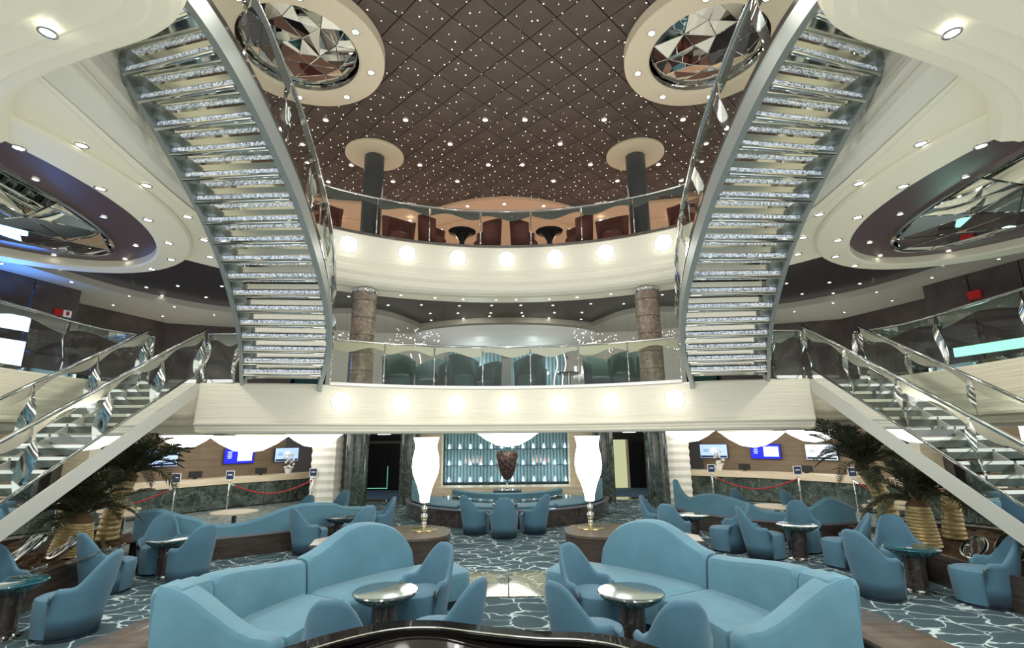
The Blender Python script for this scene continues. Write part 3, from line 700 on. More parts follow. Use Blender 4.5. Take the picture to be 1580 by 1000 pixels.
# ------------------------------------------------------------------ straight side stairs
for s in (-1, 1):
    t = thing('straight_staircase', 'straight flight with cream stringer and mirrored skirt down to the lounge, ' + SIDE[s], 'staircase', (s * 7.0, 10.4, 3.36))
    o0 = Vector((s * 7.0, 10.4, 3.36)); run, ris, n = .30, .177, 19
    def sp(x, k, dz=0): return Vector((s * x, 10.35 - run * k, 3.36 - ris * k + dz)) - o0
    for x, nm in ((6.42, 'near_stringer'), (7.62, 'far_stringer')):
        mb = MB(); rows = []
        for k in (0, n): rows.append([sp(x - .03, k, -.02), sp(x - .03, k, -.30), sp(x + .03, k, -.30), sp(x + .03, k, -.02)])
        mb.loft(rows); obj(nm, mb, STEELC, t)
        mb = MB(); mb.loft([[sp(x - .015, k, .20), sp(x - .015, k, -.02), sp(x + .015, k, -.02), sp(x + .015, k, .20)] for k in (0.2, n)])
        obj('mirror_skirt', mb, MIRROR, t)
        # chrome handrail, glass, posts
        obj('handrail', MB().tube([sp(x, -.3, 1.10), sp(x, 0, 1.08), sp(x, n, 1.08)], .028, 10), CHROME, t, True)
        obj('lower_rail', MB().tube([sp(x, 0, .23), sp(x, n, .23)], .014, 8), CHROME, t, True)
        for g in range(5):
            k0, k1 = g * 3.8 + .05, (g + 1) * 3.8 - .05
            gp = obj('glass_panel', MB().loft([[sp(x - .006, k, 1.04), sp(x - .006, k, .24), sp(x + .006, k, .24), sp(x + .006, k, 1.04)] for k in (k0, k1)]), GLASS, t)
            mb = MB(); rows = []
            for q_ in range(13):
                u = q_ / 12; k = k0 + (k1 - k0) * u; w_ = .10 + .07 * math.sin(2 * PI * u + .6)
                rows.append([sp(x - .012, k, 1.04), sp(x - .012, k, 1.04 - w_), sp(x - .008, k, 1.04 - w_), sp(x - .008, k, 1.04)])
            obj('wavy_mirror_band', MB().loft(rows), WAVEBAND_REFL, gp)
        for g in range(6):
            k = g * 3.8; rows = []
            for q_ in range(13):
                u = q_ / 12; w_ = .035 + .06 * math.sin(PI * u) ** 1.5; tw = .9 * math.sin(PI * u * 1.4)
                c_ = sp(x, k, .02 + u * 1.03) + Vector((s * .04 * math.sin(2 * PI * u), 0, 0))
                d1 = Vector((math.sin(tw) * w_, math.cos(tw) * w_, 0)); d2 = Vector((math.cos(tw) * .02, -math.sin(tw) * .02, 0))
                rows.append([c_ + d1, c_ + d2, c_ - d1, c_ - d2])
            obj('twisted_post', MB().loft(rows), CHROME, t, 'auto')
    trm = MB(); trm.box((0, 0, 0), (1.13, .32, .035)); trm = trm.mesh('tread', DMIRROR)
    ns = MB(); ns.box((0, -.165, .0), (1.13, .02, .05)); ns = ns.mesh('nosing', CHROME)
    rm = MB(); rm.box((0, 0, 0), (1.13, .012, .12)); rm = rm.mesh('riser', mat('glassy_riser', (.12, .14, .13), .10, .6))
    for k in range(n):
        o = obj('tread', trm, None, t); o.location = sp(7.02, k + .5, -ris * .5 - .02); q_ = obj('nosing', ns, None, o)
        o = obj('riser', rm, None, t); o.location = sp(7.02, k + .02, -.09)

# ------------------------------------------------------------------ columns
for s in (-1, 1):
    t = thing('upper_column', 'dark grey column with round cream ceiling disc behind the upper railing, ' + SIDE[s], 'column', (s * 3.67, 12.55, 7.0)); t['kind'] = 'thing'
    obj('shaft', MB().lathe([(.27, 0), (.27, 2.98)], 36), COLG, t, 'auto')
    obj('ceiling_disc', MB().lathe([(.0, 2.90), (.74, 2.90), (.80, 2.94), (.80, 2.99)], 48, cap=False), mat('disc_cream', (.66, .56, .38), .4), t, 'auto')
    t = thing('lower_column', 'brown marble column in stacked bands with chrome collar on the lower balcony, ' + SIDE[s], 'column', (s * 3.5, 11.85, 3.33)); t['kind'] = 'thing'
    for k in range(6):
        obj('marble_drum', MB().lathe([(.28, .0), (.29, .008), (.29, .417), (.28, .425)], 36, c=(0, 0, k * .43)), COLB, t, 'auto')
    obj('chrome_collar', MB().lathe([(.295, 2.36), (.31, 2.37), (.31, 2.43), (.295, 2.45)], 36, cap=False), CHROME, t, True)

# ------------------------------------------------------------------ deck 6 lounge back
m_ = MB()
wl = [(13.6, 0), (12.6, 5.4), (11.7, 9.4), (10.9, 12.3)]
for s in (-1, 1):
    pl = [(s * x, y) for x, y in wl]
    m_ = MB(); m_.strip(P3(pl, 3.3), P3(pl, 6.2)); W = struct('wall_side_%s' % ('west' if s < 0 else 'east'), m_, GROOVE)
    # veneer panels
    rp = resample([(s * x, y) for x, y in [(12.6, 5.4), (11.7, 9.4), (10.9, 12.3)]], 8)
    for k in range(7):
        for zz in range(3):
            a = Vector((*rp[k], 0)); b = Vector((*rp[k + 1], 0)); c_ = (a + b) / 2; d = b - a; n = Vector((-d.y, d.x, 0)).normalized() * (.02 if s > 0 else -.02)
            obj('wall_panel', MB().box((c_.x + n.x, c_.y + n.y, 3.36 + .43 + zz * .87), (d.length - .02, .03, .855), rz=math.atan2(d.y, d.x)), PANELW, W)
    pl = [(s * x, y) for x, y in [(10.9, 12.3), (11.9, 13.4), (11.1, 15.9), (8.7, 16.8), (6.2, 17.0)]]
    m_ = MB(); m_.strip(P3(pl, 3.3), P3(pl, 6.2)); struct('wall_recess_%s' % ('west' if s < 0 else 'east'), m_, PANELW)
m_ = MB(); pl = [(-6.2, 17.0), (-5.0, 17.6), (-2.6, 17.8), (-2.2, 17.4)] ; pl2 = [(2.2, 17.4), (2.6, 17.8), (5.0, 17.6), (6.2, 17.0)]
for p in (pl, pl2): m_.strip(P3(p, 3.3), P3(p, 6.2))
m_.strip([(-2.2, 17.4, 4.95), (2.2, 17.4, 4.95)], [(-2.2, 17.4, 6.2), (2.2, 17.4, 6.2)])
m_.strip([(-2.2, 17.4, 3.3), (-1.9, 17.4, 3.3)], [(-2.2, 17.4, 5.0), (-1.9, 17.4, 5.0)]); m_.strip([(2.2, 17.4, 3.3), (1.9, 17.4, 3.3)], [(2.2, 17.4, 5.0), (1.9, 17.4, 5.0)])
struct('wall_lounge_back', m_, mat('wall_warm_white', (.60, .58, .50), .5))
struct('wall_lounge_alcove', MB().box((0, 18.6, 4.2), (4, .1, 2.0)), mat('pale_alcove', (.80, .80, .76), .5))
# light bowl soffit over the lounge
lb = MB(); rows = []
for q_ in range(6):
    u = q_ / 5; rr = 3.1 - 2.0 * u ** 1.4; rows.append([(rr * math.cos(a) * 1.0, 16.6 + rr * .55 * math.sin(a), 5.60 - .50 * math.sin(u * PI / 2)) for a in [2 * PI * i / 48 for i in range(49)]])
for a_, b_ in zip(rows, rows[1:]): lb.strip(a_, b_)
lb.strip(rows[-1], [(0, 16.6, 5.08)] * 49)
tag(obj('lounge_ceiling_bowl', lb, mat('bowl_white', (.86, .85, .78), .4), None, True), 'shallow grey-white ceiling bowl above the middle balcony lounge', 'ceiling bowl')
# curtained fluted panels behind the chairs
for s in (-1, 1):
    t = thing('fluted_panel', 'teal fluted wall panel with small uplights behind the balcony lounge, %s column' % ('beside the blue-screen side' if s < 0 else 'beside the mint-lit side'), 'wall panel', (s * 1.03, 16.3, 3.36))
    lamp('flute_uplight', 'POINT', (s * 1.0, 15.9, 4.4), 14, (.9, 1, .98), .15)
    for k in range(14): obj('flute', MB().lathe([(.062, 0), (.062, 1.95)], 10, c=(-.82 + k * .126, 0, 0)), TEALF, t, 'auto')
    for k in range(5): obj('uplight', MB().lathe([(.0, 0), (.035, .02), (.02, .09), (0, .10)], 10, c=(-.66 + k * .33, -.1, .85), cap=False), LEDW, t)
def lounge_chair(name, label, x, y, z, rz, m, sc=1.0, group=None):
    t = thing(name, label, 'armchair', (x, y, z), rz, group)
    mb = MB(); rows = []
    for i in range(15):
        th = R_(-115 + 230 * i / 14); hh = (.62 + .30 * (.5 + .5 * math.cos(th)) ** 1.2) * sc
        ro, ri = .36 * sc, .29 * sc; cx, cy = math.sin(th), math.cos(th)
        rows.append([(cx * ro * .92, cy * ro * .92, .04), (cx * ro, cy * ro, hh * .7), (cx * ro * 1.04, cy * ro * 1.04, hh - .02), (cx * (ro + ri) / 2, cy * (ro + ri) / 2, hh), (cx * ri, cy * ri, hh - .03), (cx * ri, cy * ri, .3)])
    obj('backrest', mb.loft(rows), m, t, True)
    obj('seat', MB().lathe([(.27 * sc, .04), (.28 * sc, .38), (.24 * sc, .43), (0, .44)], 20), m, t, 'auto')
    return t
for i, (x, y, rz) in enumerate(((-2.75, 12.6, .5), (-2.1, 13.6, -.4), (-1.15, 12.8, .5), (-.55, 14.2, -.6), (.75, 14.2, .6), (.6, 12.9, -.6), (2.5, 13.4, .4), (3.0, 12.5, -.5), (-4.75, 11.9, .2), (4.75, 11.9, -.2))):
    where = ('behind the banded column on the blue-screen side', 'beside the looped light strings', 'between the first two rail posts from centre', 'next to the pale alcove, turned to it', 'next to the pale alcove, mint-lit side', 'facing the small balcony table', 'beside the white light loops, mint-lit side', 'in front of the banded column, mint-lit side', 'by the blue-screen side curved stair', 'by the mint-lit side curved stair')[i]
    lounge_chair('lounge_chair', 'dark green lounge chair on the middle balcony ' + where, x, y, 3.34, rz + PI * .0, FABRICG, 1.15)
for s in (-1, 1):
    t = thing('side_table', 'low dark table among green chairs on the middle balcony, ' + SIDE[s], 'table', (s * 1.75, 13.9, 3.34))
    obj('tabletop', MB().lathe([(0, .58), (.33, .58), (.33, .62), (0, .62)], 24, cap=False), BLACK, t); obj('pedestal', MB().lathe([(.2, 0), (.05, .05), (.05, .58)], 16), CHROME, t)
    # looping light-string decoration
    t = thing('light_string', 'white looping string of lights glowing behind the balcony glass, ' + SIDE[s], 'light string', (s * 2.15, 14.6, 3.9))
    for k, (ox, w_, d_) in enumerate(((0, .13, .75), (.0, .09, .55), (-.45, .05, .9), (-.7, .06, .9))):
        pts = [(ox + w_ * math.cos(a), 0, .35 - d_ * .6 * math.sin(a)) for a in [PI * i / 16 for i in range(17)]] if k < 2 else [(ox + .06 * math.sin(i * .5), 0, .75 - i * .095) for i in range(15)]
        obj('strand', MB().tube(pts, .012, 6), mat('string_glow', (1, 1, .95), .4, emit=1.6, ecol=(1, 1, .94)), t)
    obj('centre_globe', MB().lathe([(0, -.18), (.13, -.12), (.19, 0), (.13, .12), (0, .18)], 18, cap=False), mat('soft_globe', (.8, .82, .78), .2, .3), t, True)
# sparkle crystals hanging near the columns
for s in (-1, 1):
    rr = random.Random(9); mb = MB()
    for k in range(150):
        x, z = rr.uniform(-1.6, 1.6), rr.uniform(-.28, .28); r = .011
        if abs(x) < .3 and rr.random() < .8: continue
        z += .12 * math.sin(x * 2.5); mb.add([(x - r, 0, z), (x, -r, z - r), (x + r, 0, z), (x, r, z - r), (x, 0, z + r), (x, 0, z - 2 * r)], [(0, 1, 4), (1, 2, 4), (2, 3, 4), (3, 0, 4), (1, 0, 5), (2, 1, 5), (3, 2, 5), (0, 3, 5)])
    mb.mi = 1
    for k in range(9): mb.box((-1.5 + k * .375, 0, .62), (.003, .003, 1.1))
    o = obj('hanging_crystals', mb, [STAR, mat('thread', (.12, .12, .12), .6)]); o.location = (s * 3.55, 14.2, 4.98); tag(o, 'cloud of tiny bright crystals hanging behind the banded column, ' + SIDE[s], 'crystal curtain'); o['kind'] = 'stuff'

# deck 7 armchairs and tables
for i, (x, y, rz) in enumerate(((-2.85, 12.3, .6), (-1.95, 12.55, 1.4), (-.55, 12.8, -1.3), (.55, 12.8, 1.3), (1.95, 12.55, -1.4), (2.85, 12.3, -.5), (-4.5, 11.4, .8), (4.5, 11.4, -.8))):
    where = ('right behind the dark column, blue-screen side', 'whose back is turned to the railing, blue-screen side', 'beside the black table, blue-screen side of centre', 'with tan back near the centre rail post', 'tall backed, mint-lit side of centre', 'tucked behind the dark column, mint-lit side', 'partly hidden by the curved stair, blue-screen side', 'partly hidden by the curved stair, mint-lit side')[i]
    lounge_chair('armchair', 'maroon brown armchair on the upper balcony ' + where, x, y, 7.02, rz, FABRICB, 1.2)
for s in (-1, 1):
    t = thing('cocktail_table', 'black round table between brown armchairs on the upper balcony, ' + SIDE[s], 'table', (s * 1.2, 12.7, 7.02))
    obj('tabletop', MB().lathe([(.0, .62), (.36, .66), (.38, .69), (0, .70)], 28, cap=False), BLACK, t, True); obj('pedestal', MB().lathe([(.25, 0), (.09, .06), (.07, .4), (.2, .62)], 20), BLACK, t, True)
# planter rail at upper lounge back
tag(obj('low_partition', MB().box((0, 16.2, 7.35), (9, .15, .7)), mat('peach_wood', (.45, .26, .14), .5)), 'low brown wooden partition behind the upper lounge armchairs', 'partition')

# side wall screens, signs
def screen_box(name, label, cat, c, d, rz, mface, frame=DARK, deep=.05):
    t = thing(name, label, cat, c, rz)
    obj('casing', MB().box((0, 0, 0), (d[0], deep, d[1])), frame, t)
    obj('display', MB().box((0, -deep / 2 - .002, 0), (d[0] - .04, .006, d[1] - .04)), mface, t)
    return t
rzl = math.atan2(12.3 - 9.4, -10.9 + 11.7)
for z, hgt, lab in ((4.84, .38, 'upper'), (4.15, .62, 'lower')):
    screen_box('wall_screen', '%s white glowing screen in the blue-lit wall bay' % lab, 'screen', (-11.26, 10.85, z), (1.1, hgt), rzl, SCRW, NAVY)
obj_ = obj('led_wall_bay', MB().box((-11.36, 10.7, 4.6), (1.7, .04, 2.2), rz=rzl), LEDBLUE); tag(obj_, 'blue glowing wall bay around the white screens', 'light panel')
lamp('blue_bay_light', 'AREA', (-10.9, 10.5, 4.9), 45, (.05, .25, 1), .9, (-9.9, 10.0, 6.0))
t = thing('fire_point_sign', 'red and white fire safety sign on the dark panel wall', 'sign', (-10.93, 11.95, 5.28), rzl)
obj('red_panel', MB().box((-.1, 0, 0), (.18, .02, .17)), RED, t); obj('white_panel', MB().box((.1, 0, 0), (.18, .02, .17)), WHITE, t); obj('red_symbol', MB().box((.1, -.012, .01), (.07, .006, .10)), RED, t)
t = thing('fire_alarm', 'red alarm box with round white ring on the dark wall, mint-lit side', 'alarm', (11.12, 11.2, 5.4), -rzl)
obj('box', MB().box((0, 0, 0), (.26, .05, .2)), RED, t)
tag(obj('counter_light_strip', MB().box((11.22, 10.95, 4.12), (1.9, .08, .22), rz=-rzl), MINT), 'long mint green glowing counter front on the side walkway', 'light panel')
lamp('mint_light', 'AREA', (10.8, 10.8, 4.1), 8, (.5, 1, .8), .5, (9.5, 9.2, 3.4))

# ------------------------------------------------------------------ ground level back: walls, columns, doors, niche
m_ = MB(); m_.strip(P3([(-15, 24.2), (15, 24.2)], 0), P3([(-15, 24.2), (15, 24.2)], 2.7)); struct('wall_back', m_, mat('wall_dark_panel', (.05, .045, .045), .4))
for s in (-1, 1):
    # fluted marble columns
    for x, y, r, lab in ((4.78, 16.4, .33, 'thick dark fluted marble column in front of the'), (3.35, 17.6, .30, 'slimmer dark fluted marble column beside the')):
        t = thing('marble_column', lab + (' lift doors' if s < 0 else ' lit doorway'), 'column', (s * x, y, 0)); t['kind'] = 'thing'
        n = 44; rows = []
        for z in (0, .1, 2.55, 2.62):
            rows.append([((r + .016 * math.cos(11 * 2 * PI * i / n * 2)) * math.cos(2 * PI * i / n), (r + .016 * math.cos(11 * 2 * PI * i / n * 2)) * math.sin(2 * PI * i / n), z) for i in range(n)])
        obj('fluted_shaft', MB().loft(rows), MARBLE, t, True)
        obj('base_ring', MB().lathe([(r + .05, 0), (r + .05, .07), (r + .02, .08)], 32), CHROME, t)
    # cream rippled pillar
    t = thing('ripple_pillar', 'cream pillar with horizontal ripples next to the reception counter, ' + SIDE[s], 'column', (s * 6.25, 17.9 if s < 0 else 19.0, 0)); t['kind'] = 'thing'
    rows = []
    for k in range(40):
        z = k * 2.6 / 39; d = .012 * math.sin(k * 1.57); rows.append([(x * (.40 + d), y * (.4 + d), z) for x, y in ((-1, -.9), (-.5, -1.05), (0, -1.1), (.5, -1.05), (1, -.9), (1, 1), (-1, 1))])
    obj('rippled_face', MB().loft(rows), mat('pillar_cream', (.80, .77, .68), .5), t)
    # corridor walls
    m_ = MB(); m_.strip(P3([(s * 3.1, 18.2), (s * 3.7, 24.2)], 0), P3([(s * 3.1, 18.2), (s * 3.7, 24.2)], 2.7)); m_.strip(P3([(s * 5.6, 18.2), (s * 7.2, 24.2)], 0), P3([(s * 5.6, 18.2), (s * 7.2, 24.2)], 2.7))
    struct('wall_corridor', m_, mat('corridor_dark', (.06, .055, .05), .4))
# lift doors (west) and open doorway (east)
t = thing('lift_door', 'pair of black lift doors edged with small green lights', 'lift door', (-5.3, 23.0, 0))
obj('frame', MB().box((0, .1, 1.05), (2.0, .1, 2.15)), mat('frame_grey', (.12, .12, .11), .3), t)
for x in (-.46, .46): obj('door_leaf', MB().box((x, 0, 1.0), (.90, .08, 2.0)), mat('lift_black', (.012, .012, .014), .2), t)
dots = MB()
for k in range(14): dots.box((-.0, -.06, .1 + k * .07), (.025, .02, .025))
for k in range(14): dots.box((-.9 + k * .065, -.06, .1), (.025, .02, .025))
obj('green_light_trim', dots, mat('green_led', (.3, 1, .7), .4, emit=1.2, ecol=(.3, 1, .7)), t)
obj('call_sign', MB().box((.62, -.06, 1.72), (.14, .02, .3)), WHITE, t)
t = thing('lit_doorway', 'bright yellow-green lit doorway with a dark leaf beside it', 'doorway', (5.3, 23.0, 0))
obj('lit_wall_panel', MB().box((-.45, .1, 1.05), (1.05, .05, 2.1)), mat('lit_veneer', (.55, .58, .33), .4, emit=.5, ecol=(.75, .78, .45)), t)
obj('door_leaf', MB().box((.55, 0, 1.0), (.75, .08, 2.05)), mat('lift_black', (0, 0, 0)), t)
obj('frame', MB().box((.12, -.03, 1.05), (.07, .06, 2.1)), PALEW, t)
obj('side_frame', MB().box((.98, -.03, 1.05), (.08, .06, 2.1)), PALEW, t)
for s in (-1, 1):
    tag(obj('exit_sign', MB().box((s * 4.1, 17.0, 2.40), (.42, .06, .13)).box((s * 4.1, 17.0, 2.55), (.06, .04, .17)), mat('sign_glow', (1, 1, 1), .4, emit=1.5, ecol=(.9, 1, .95))), 'small white glowing ceiling sign before the ' + ('lift doors' if s < 0 else 'lit doorway'), 'sign')
# niche
NI = thing('display_niche', 'pale wooden wall niche lined with teal fluted panels and rows of small lights', 'niche', (0, 19.0, 0))
obj('frame_side', MB().box((-2.85, -.1, 1.3), (.95, .5, 2.6)), PALEW, NI); obj('frame_side', MB().box((2.75, -.1, 1.3), (.95, .5, 2.6)), PALEW, NI)
obj('counter_ledge', MB().box((0, -.45, .28), (5.6, 1.0, .50)), PALEW, NI)
obj('back_panel', MB().box((0, .55, 1.4), (4.9, .06, 2.4)), mat('niche_back', (.07, .14, .17), .4), NI)
fl = MB().lathe([(.062, 0), (.062, 1.95)], 10).mesh('flute', TEALF, 'auto')
for k in range(38): o = obj('flute', fl, None, NI); o.location = (-2.33 + k * .126, .45, .55)
up = MB().lathe([(0, 0), (.05, .01), (.035, .07), (.012, .16), (0, .18)], 10, cap=False).mesh('uplight', LEDW)
for r_ in range(3):
    z = .62 + r_ * .60
    obj('shelf_ledge', MB().box((0, .34, z - .02), (4.7, .10, .025)), mat('shelf_dark', (.05, .09, .11), .3), NI)
    for k in range(12):
        o = obj('uplight', up, None, NI); o.location = (-2.18 + k * .397, .33, z)
for k in range(3): lamp('niche_light', 'POINT', (-1.7 + k * 1.7, 18.75, 1.1), 11, (.75, .92, 1), .2)
for s in (-1, 1):
    for k in range(5):
        o = obj('glass_bottle', MB().lathe([(.03, 0), (.035, .12), (.012, .18), (.012, .26)], 10, c=(s * (.95 + k * .14), 18.75, 1.32)), mat('bottle_pink', (.7, .5, .48), .2, emit=.3, ecol=(.9, .6, .55)))
        tag(o, 'small pink lit bottle standing in the niche, %s of the urn' % ('blue-screen side' if s < 0 else 'mint-lit side'), 'bottle', 'pink bottles in the niche, ' + SIDE[s])
# urn
t = thing('urn', 'dark bronze urn on a slim stem in front of the teal niche', 'urn', (0, 17.0, .55))
obj('body', MB().lathe([(.04, .30), (.13, .36), (.25, .55), (.34, .85), (.37, 1.08), (.33, 1.2), (.30, 1.22)], 32, cap=False), mat('urn_bronze', (.10, .065, .055), .25, .5, fn=f_noise((.04, .025, .02), (.22, .15, .13), (14, 14, 14))), t, True)
obj('stem', MB().lathe([(.14, 0), (.12, .03), (.03, .06), (.03, .3), (.05, .32)], 20, cap=False), CHROME, t, True)
tag(obj('pedestal', MB().box((0, 17.0, .275), (.9, .6, .55)), MARBLEB), 'dark marble pedestal under the bronze urn', 'pedestal')
# pendant bowls of light
for x, y, rx, zb, lab in ((0.02, 15.6, 1.0, 1.93, 'over the urn'), (-8.0, 15.9, 1.15, 1.82, 'large one above the counter under the palm, blue-screen side'), (-6.4, 17.0, .9, 1.95, 'smaller one by the cream pillar, blue-screen side'),
                          (-9.4, 15.0, .75, 1.98, 'small one nearest the palm, blue-screen side'), (7.75, 16.0, 1.0, 1.84, 'large one above the counter, mint-lit side'), (6.3, 17.6, .9, 2.0, 'smaller one by the cream pillar, mint-lit side'), (9.6, 15.8, .9, 1.98, 'small one nearest the palm, mint-lit side')):
    t = thing('pendant_bowl_light', 'white glowing shallow bowl light, ' + lab, 'ceiling light', (x, y, 2.6))
    d = 2.6 - zb; pr = [(0.02, -d), (rx * .35, -d * .93), (rx * .7, -d * .66), (rx * .92, -d * .42), (rx, -.36 * d)]
    obj('glowing_bowl', MB().lathe(pr, 40, cap=False), GLOWD, t, True); obj('rim', MB().lathe([(rx, -.36 * d), (rx + .02, -.34 * d), (rx, -.32 * d)], 40, cap=False), CHROME, t)
    obj('stem', MB().tube([(0, 0, -.3 * d), (0, 0, 0)], .02, 8), CHROME, t)

# reception counters
for s in (-1, 1):
    cl = [(7.3, 20.0), (8.2, 18.6), (9.3, 17.4), (10.3, 15.6), (11.0, 14.0), (12.2, 12.0)] if s < 0 else [(6.7, 19.2), (7.9, 18.3), (9.1, 17.2), (9.9, 15.9), (10.7, 14.4), (11.8, 12.4)]
    cl = [(s * x, y) for x, y in cl]
    t = thing('reception_counter', 'long curved reception counter of green marble with pale wood top, ' + SIDE[s], 'counter', (cl[0][0], cl[0][1], 0)); o0 = cl[0]
    loc = [(x - o0[0], y - o0[1]) for x, y in cl]; sg = 1 if abs(offset(loc, .1)[2][0] + o0[0]) > abs(loc[2][0] + o0[0]) else -1
    pn = resample(loc, 10)
    for k in range(9):
        a, b = Vector((*pn[k], 0)), Vector((*pn[k + 1], 0)); d = b - a; c_ = (a + b) / 2; n = Vector((-d.y, d.x, 0)).normalized() * sg * .25
        obj('marble_panel', MB().box((c_.x + n.x, c_.y + n.y, .41), (d.length - .012, .5, .74), rz=math.atan2(d.y, d.x)), MARBLE, t)
    obj('recessed_base', MB().loft([[(x, y, 0), (x, y, .06), (x2, y2, .06), (x2, y2, 0)] for (x, y), (x2, y2) in zip(offset(pn, sg * .06), offset(pn, sg * .45))]), DARK, t)
    obj('wooden_top', MB().loft([[(x, y, .79), (x, y, .99), (x2, y2, .99), (x2, y2, .79)] for (x, y), (x2, y2) in zip(offset(pn, -sg * .04), offset(pn, sg * .6))]), PALEW, t)
    bw = [(x, y) for x, y in offset(cl, sg * 2.2)]; m_ = MB(); m_.strip(P3(bw, 0), P3(bw, 2.7)); struct('wall_reception_%s' % ('west' if s < 0 else 'east'), m_, BACKW)
    # back wall screens
    mids = resample(bw, 80)
    specs = ((-10.75, 16.95, SCRP, 'pale blue picture screen half hidden by palm fronds'), (-9.25, 18.65, SCRB, 'vivid blue timetable screen with white inset'), (-7.95, 20.5, SCRP, 'pale blue screen next to the white orchids')) if s < 0 else \
            ((7.85, 19.85, SCRP, 'pale blue screen next to the white orchids, mint-lit side'), (9.2, 18.65, SCRB, 'vivid blue and white screen in the middle, mint-lit side'), (10.6, 17.6, SCRW, 'white screen half hidden by palm fronds, mint-lit side'))
    pixs = {-1: ((284, 712), (367, 708), (443, 705)), 1: ((1108, 699), (1175, 700), (1254, 702))}[s]
    for j, (x, y, m, lab) in enumerate(specs):
        # nearest wall point
        bi = min(range(79), key=lambda i: (mids[i][0] - x) ** 2 + (mids[i][1] - y) ** 2); a = Vector(mids[bi]); b = Vector(mids[min(bi + 1, 79)]); d = b - a
        n = Vector((d.y, -d.x)).normalized() * (1 if s < 0 else -1); n = n if (n.dot(Vector((0, 10)) - a) > 0) else -n
        c_ = a + n * .12; rz = math.atan2(-n.x, n.y) + PI
        tt = screen_box('wall_monitor', lab, 'screen', (c_.x, c_.y, 1.62), (1.08, .56), rz, m, mat('screen_casing', (.02, .025, .06), .3))
        if m is SCRB:
            obj('white_inset', MB().box((.2, -.034, .0), (.52, .004, .36)), SCRW, tt)
            for r_ in range(4): obj('text_line', MB().box((-.34, -.034, .15 - r_ * .07), (.16 - .03 * (r_ % 2), .004, .025)), SCRW, tt)
        else:
            obj('dark_lower_band', MB().box((0, -.034, -.21), (1.0, .004, .07)), NAVY, tt)
            obj('bright_patch', MB().lathe([(0, 0), (.12, 0)], 20, cap=False), SCRW, tt).matrix_local = Matrix.Translation((.02, -.035, .02)) @ Matrix.Rotation(PI / 2, 4, 'X')
            for q_ in range(2): obj('text_line', MB().box((-.3, -.034, .05 - q_ * .06), (.2, .004, .02)), NAVY, tt)
    # monitors on the counter
    for k, idx in enumerate((2, 4, 6)):
        x, y = offset([(a_ + o0[0], b_ + o0[1]) for a_, b_ in pn], sg * .4)[idx]
        tt = thing('desk_monitor', 'small dark desk monitor on the reception counter, ' + ('nearest the pillar, ', 'mid counter, ', 'towards the palms, ')[k] + SIDE[s], 'monitor', (x, y, .99), s * -.6)
        obj('panel', MB().box((0, 0, .14), (.38, .03, .2)), DARK, tt); obj('stand', MB().box((0, 0, .02), (.12, .1, .05)), DARK, tt)
    # orchids
    ox, oy = (pn[1][0] + o0[0]), (pn[1][1] + o0[1]); ox += s * .25
    tt = thing('orchid', 'white flowering orchid on the reception counter end, ' + SIDE[s], 'plant', (ox, oy + .1, .99))
    obj('pot', MB().lathe([(.10, 0), (.14, .16), (.12, .18), (0, .17)], 16), WHITE, tt, 'auto')
    rr = random.Random(4 + s); fb = MB()
    for k in range(26):
        a, r, z = rr.uniform(0, 6.3), rr.uniform(.02, .2), rr.uniform(.2, .72)
        c_ = Vector((r * math.cos(a), r * math.sin(a), z))
        for p_ in range(5):
            an = 2 * PI * p_ / 5; d1 = Vector((math.cos(an), .3 * math.sin(an), math.sin(an))) * .05; d2 = Vector((-math.sin(an), .2, math.cos(an))) * .02
            fb.add([c_, c_ + d1 * .6 + d2, c_ + d1, c_ + d1 * .6 - d2], [(0, 1, 2, 3)])
    obj('blossoms', fb, mat('petal_white', (.85, .83, .75), .6), tt)['kind'] = 'stuff'
    for k in range(3): obj('stem', MB().tube([(0, 0, .15), (.05 * k - .05, 0, .4), (.12 * k - .12, 0, .68)], .006, 5), LEAF, tt)

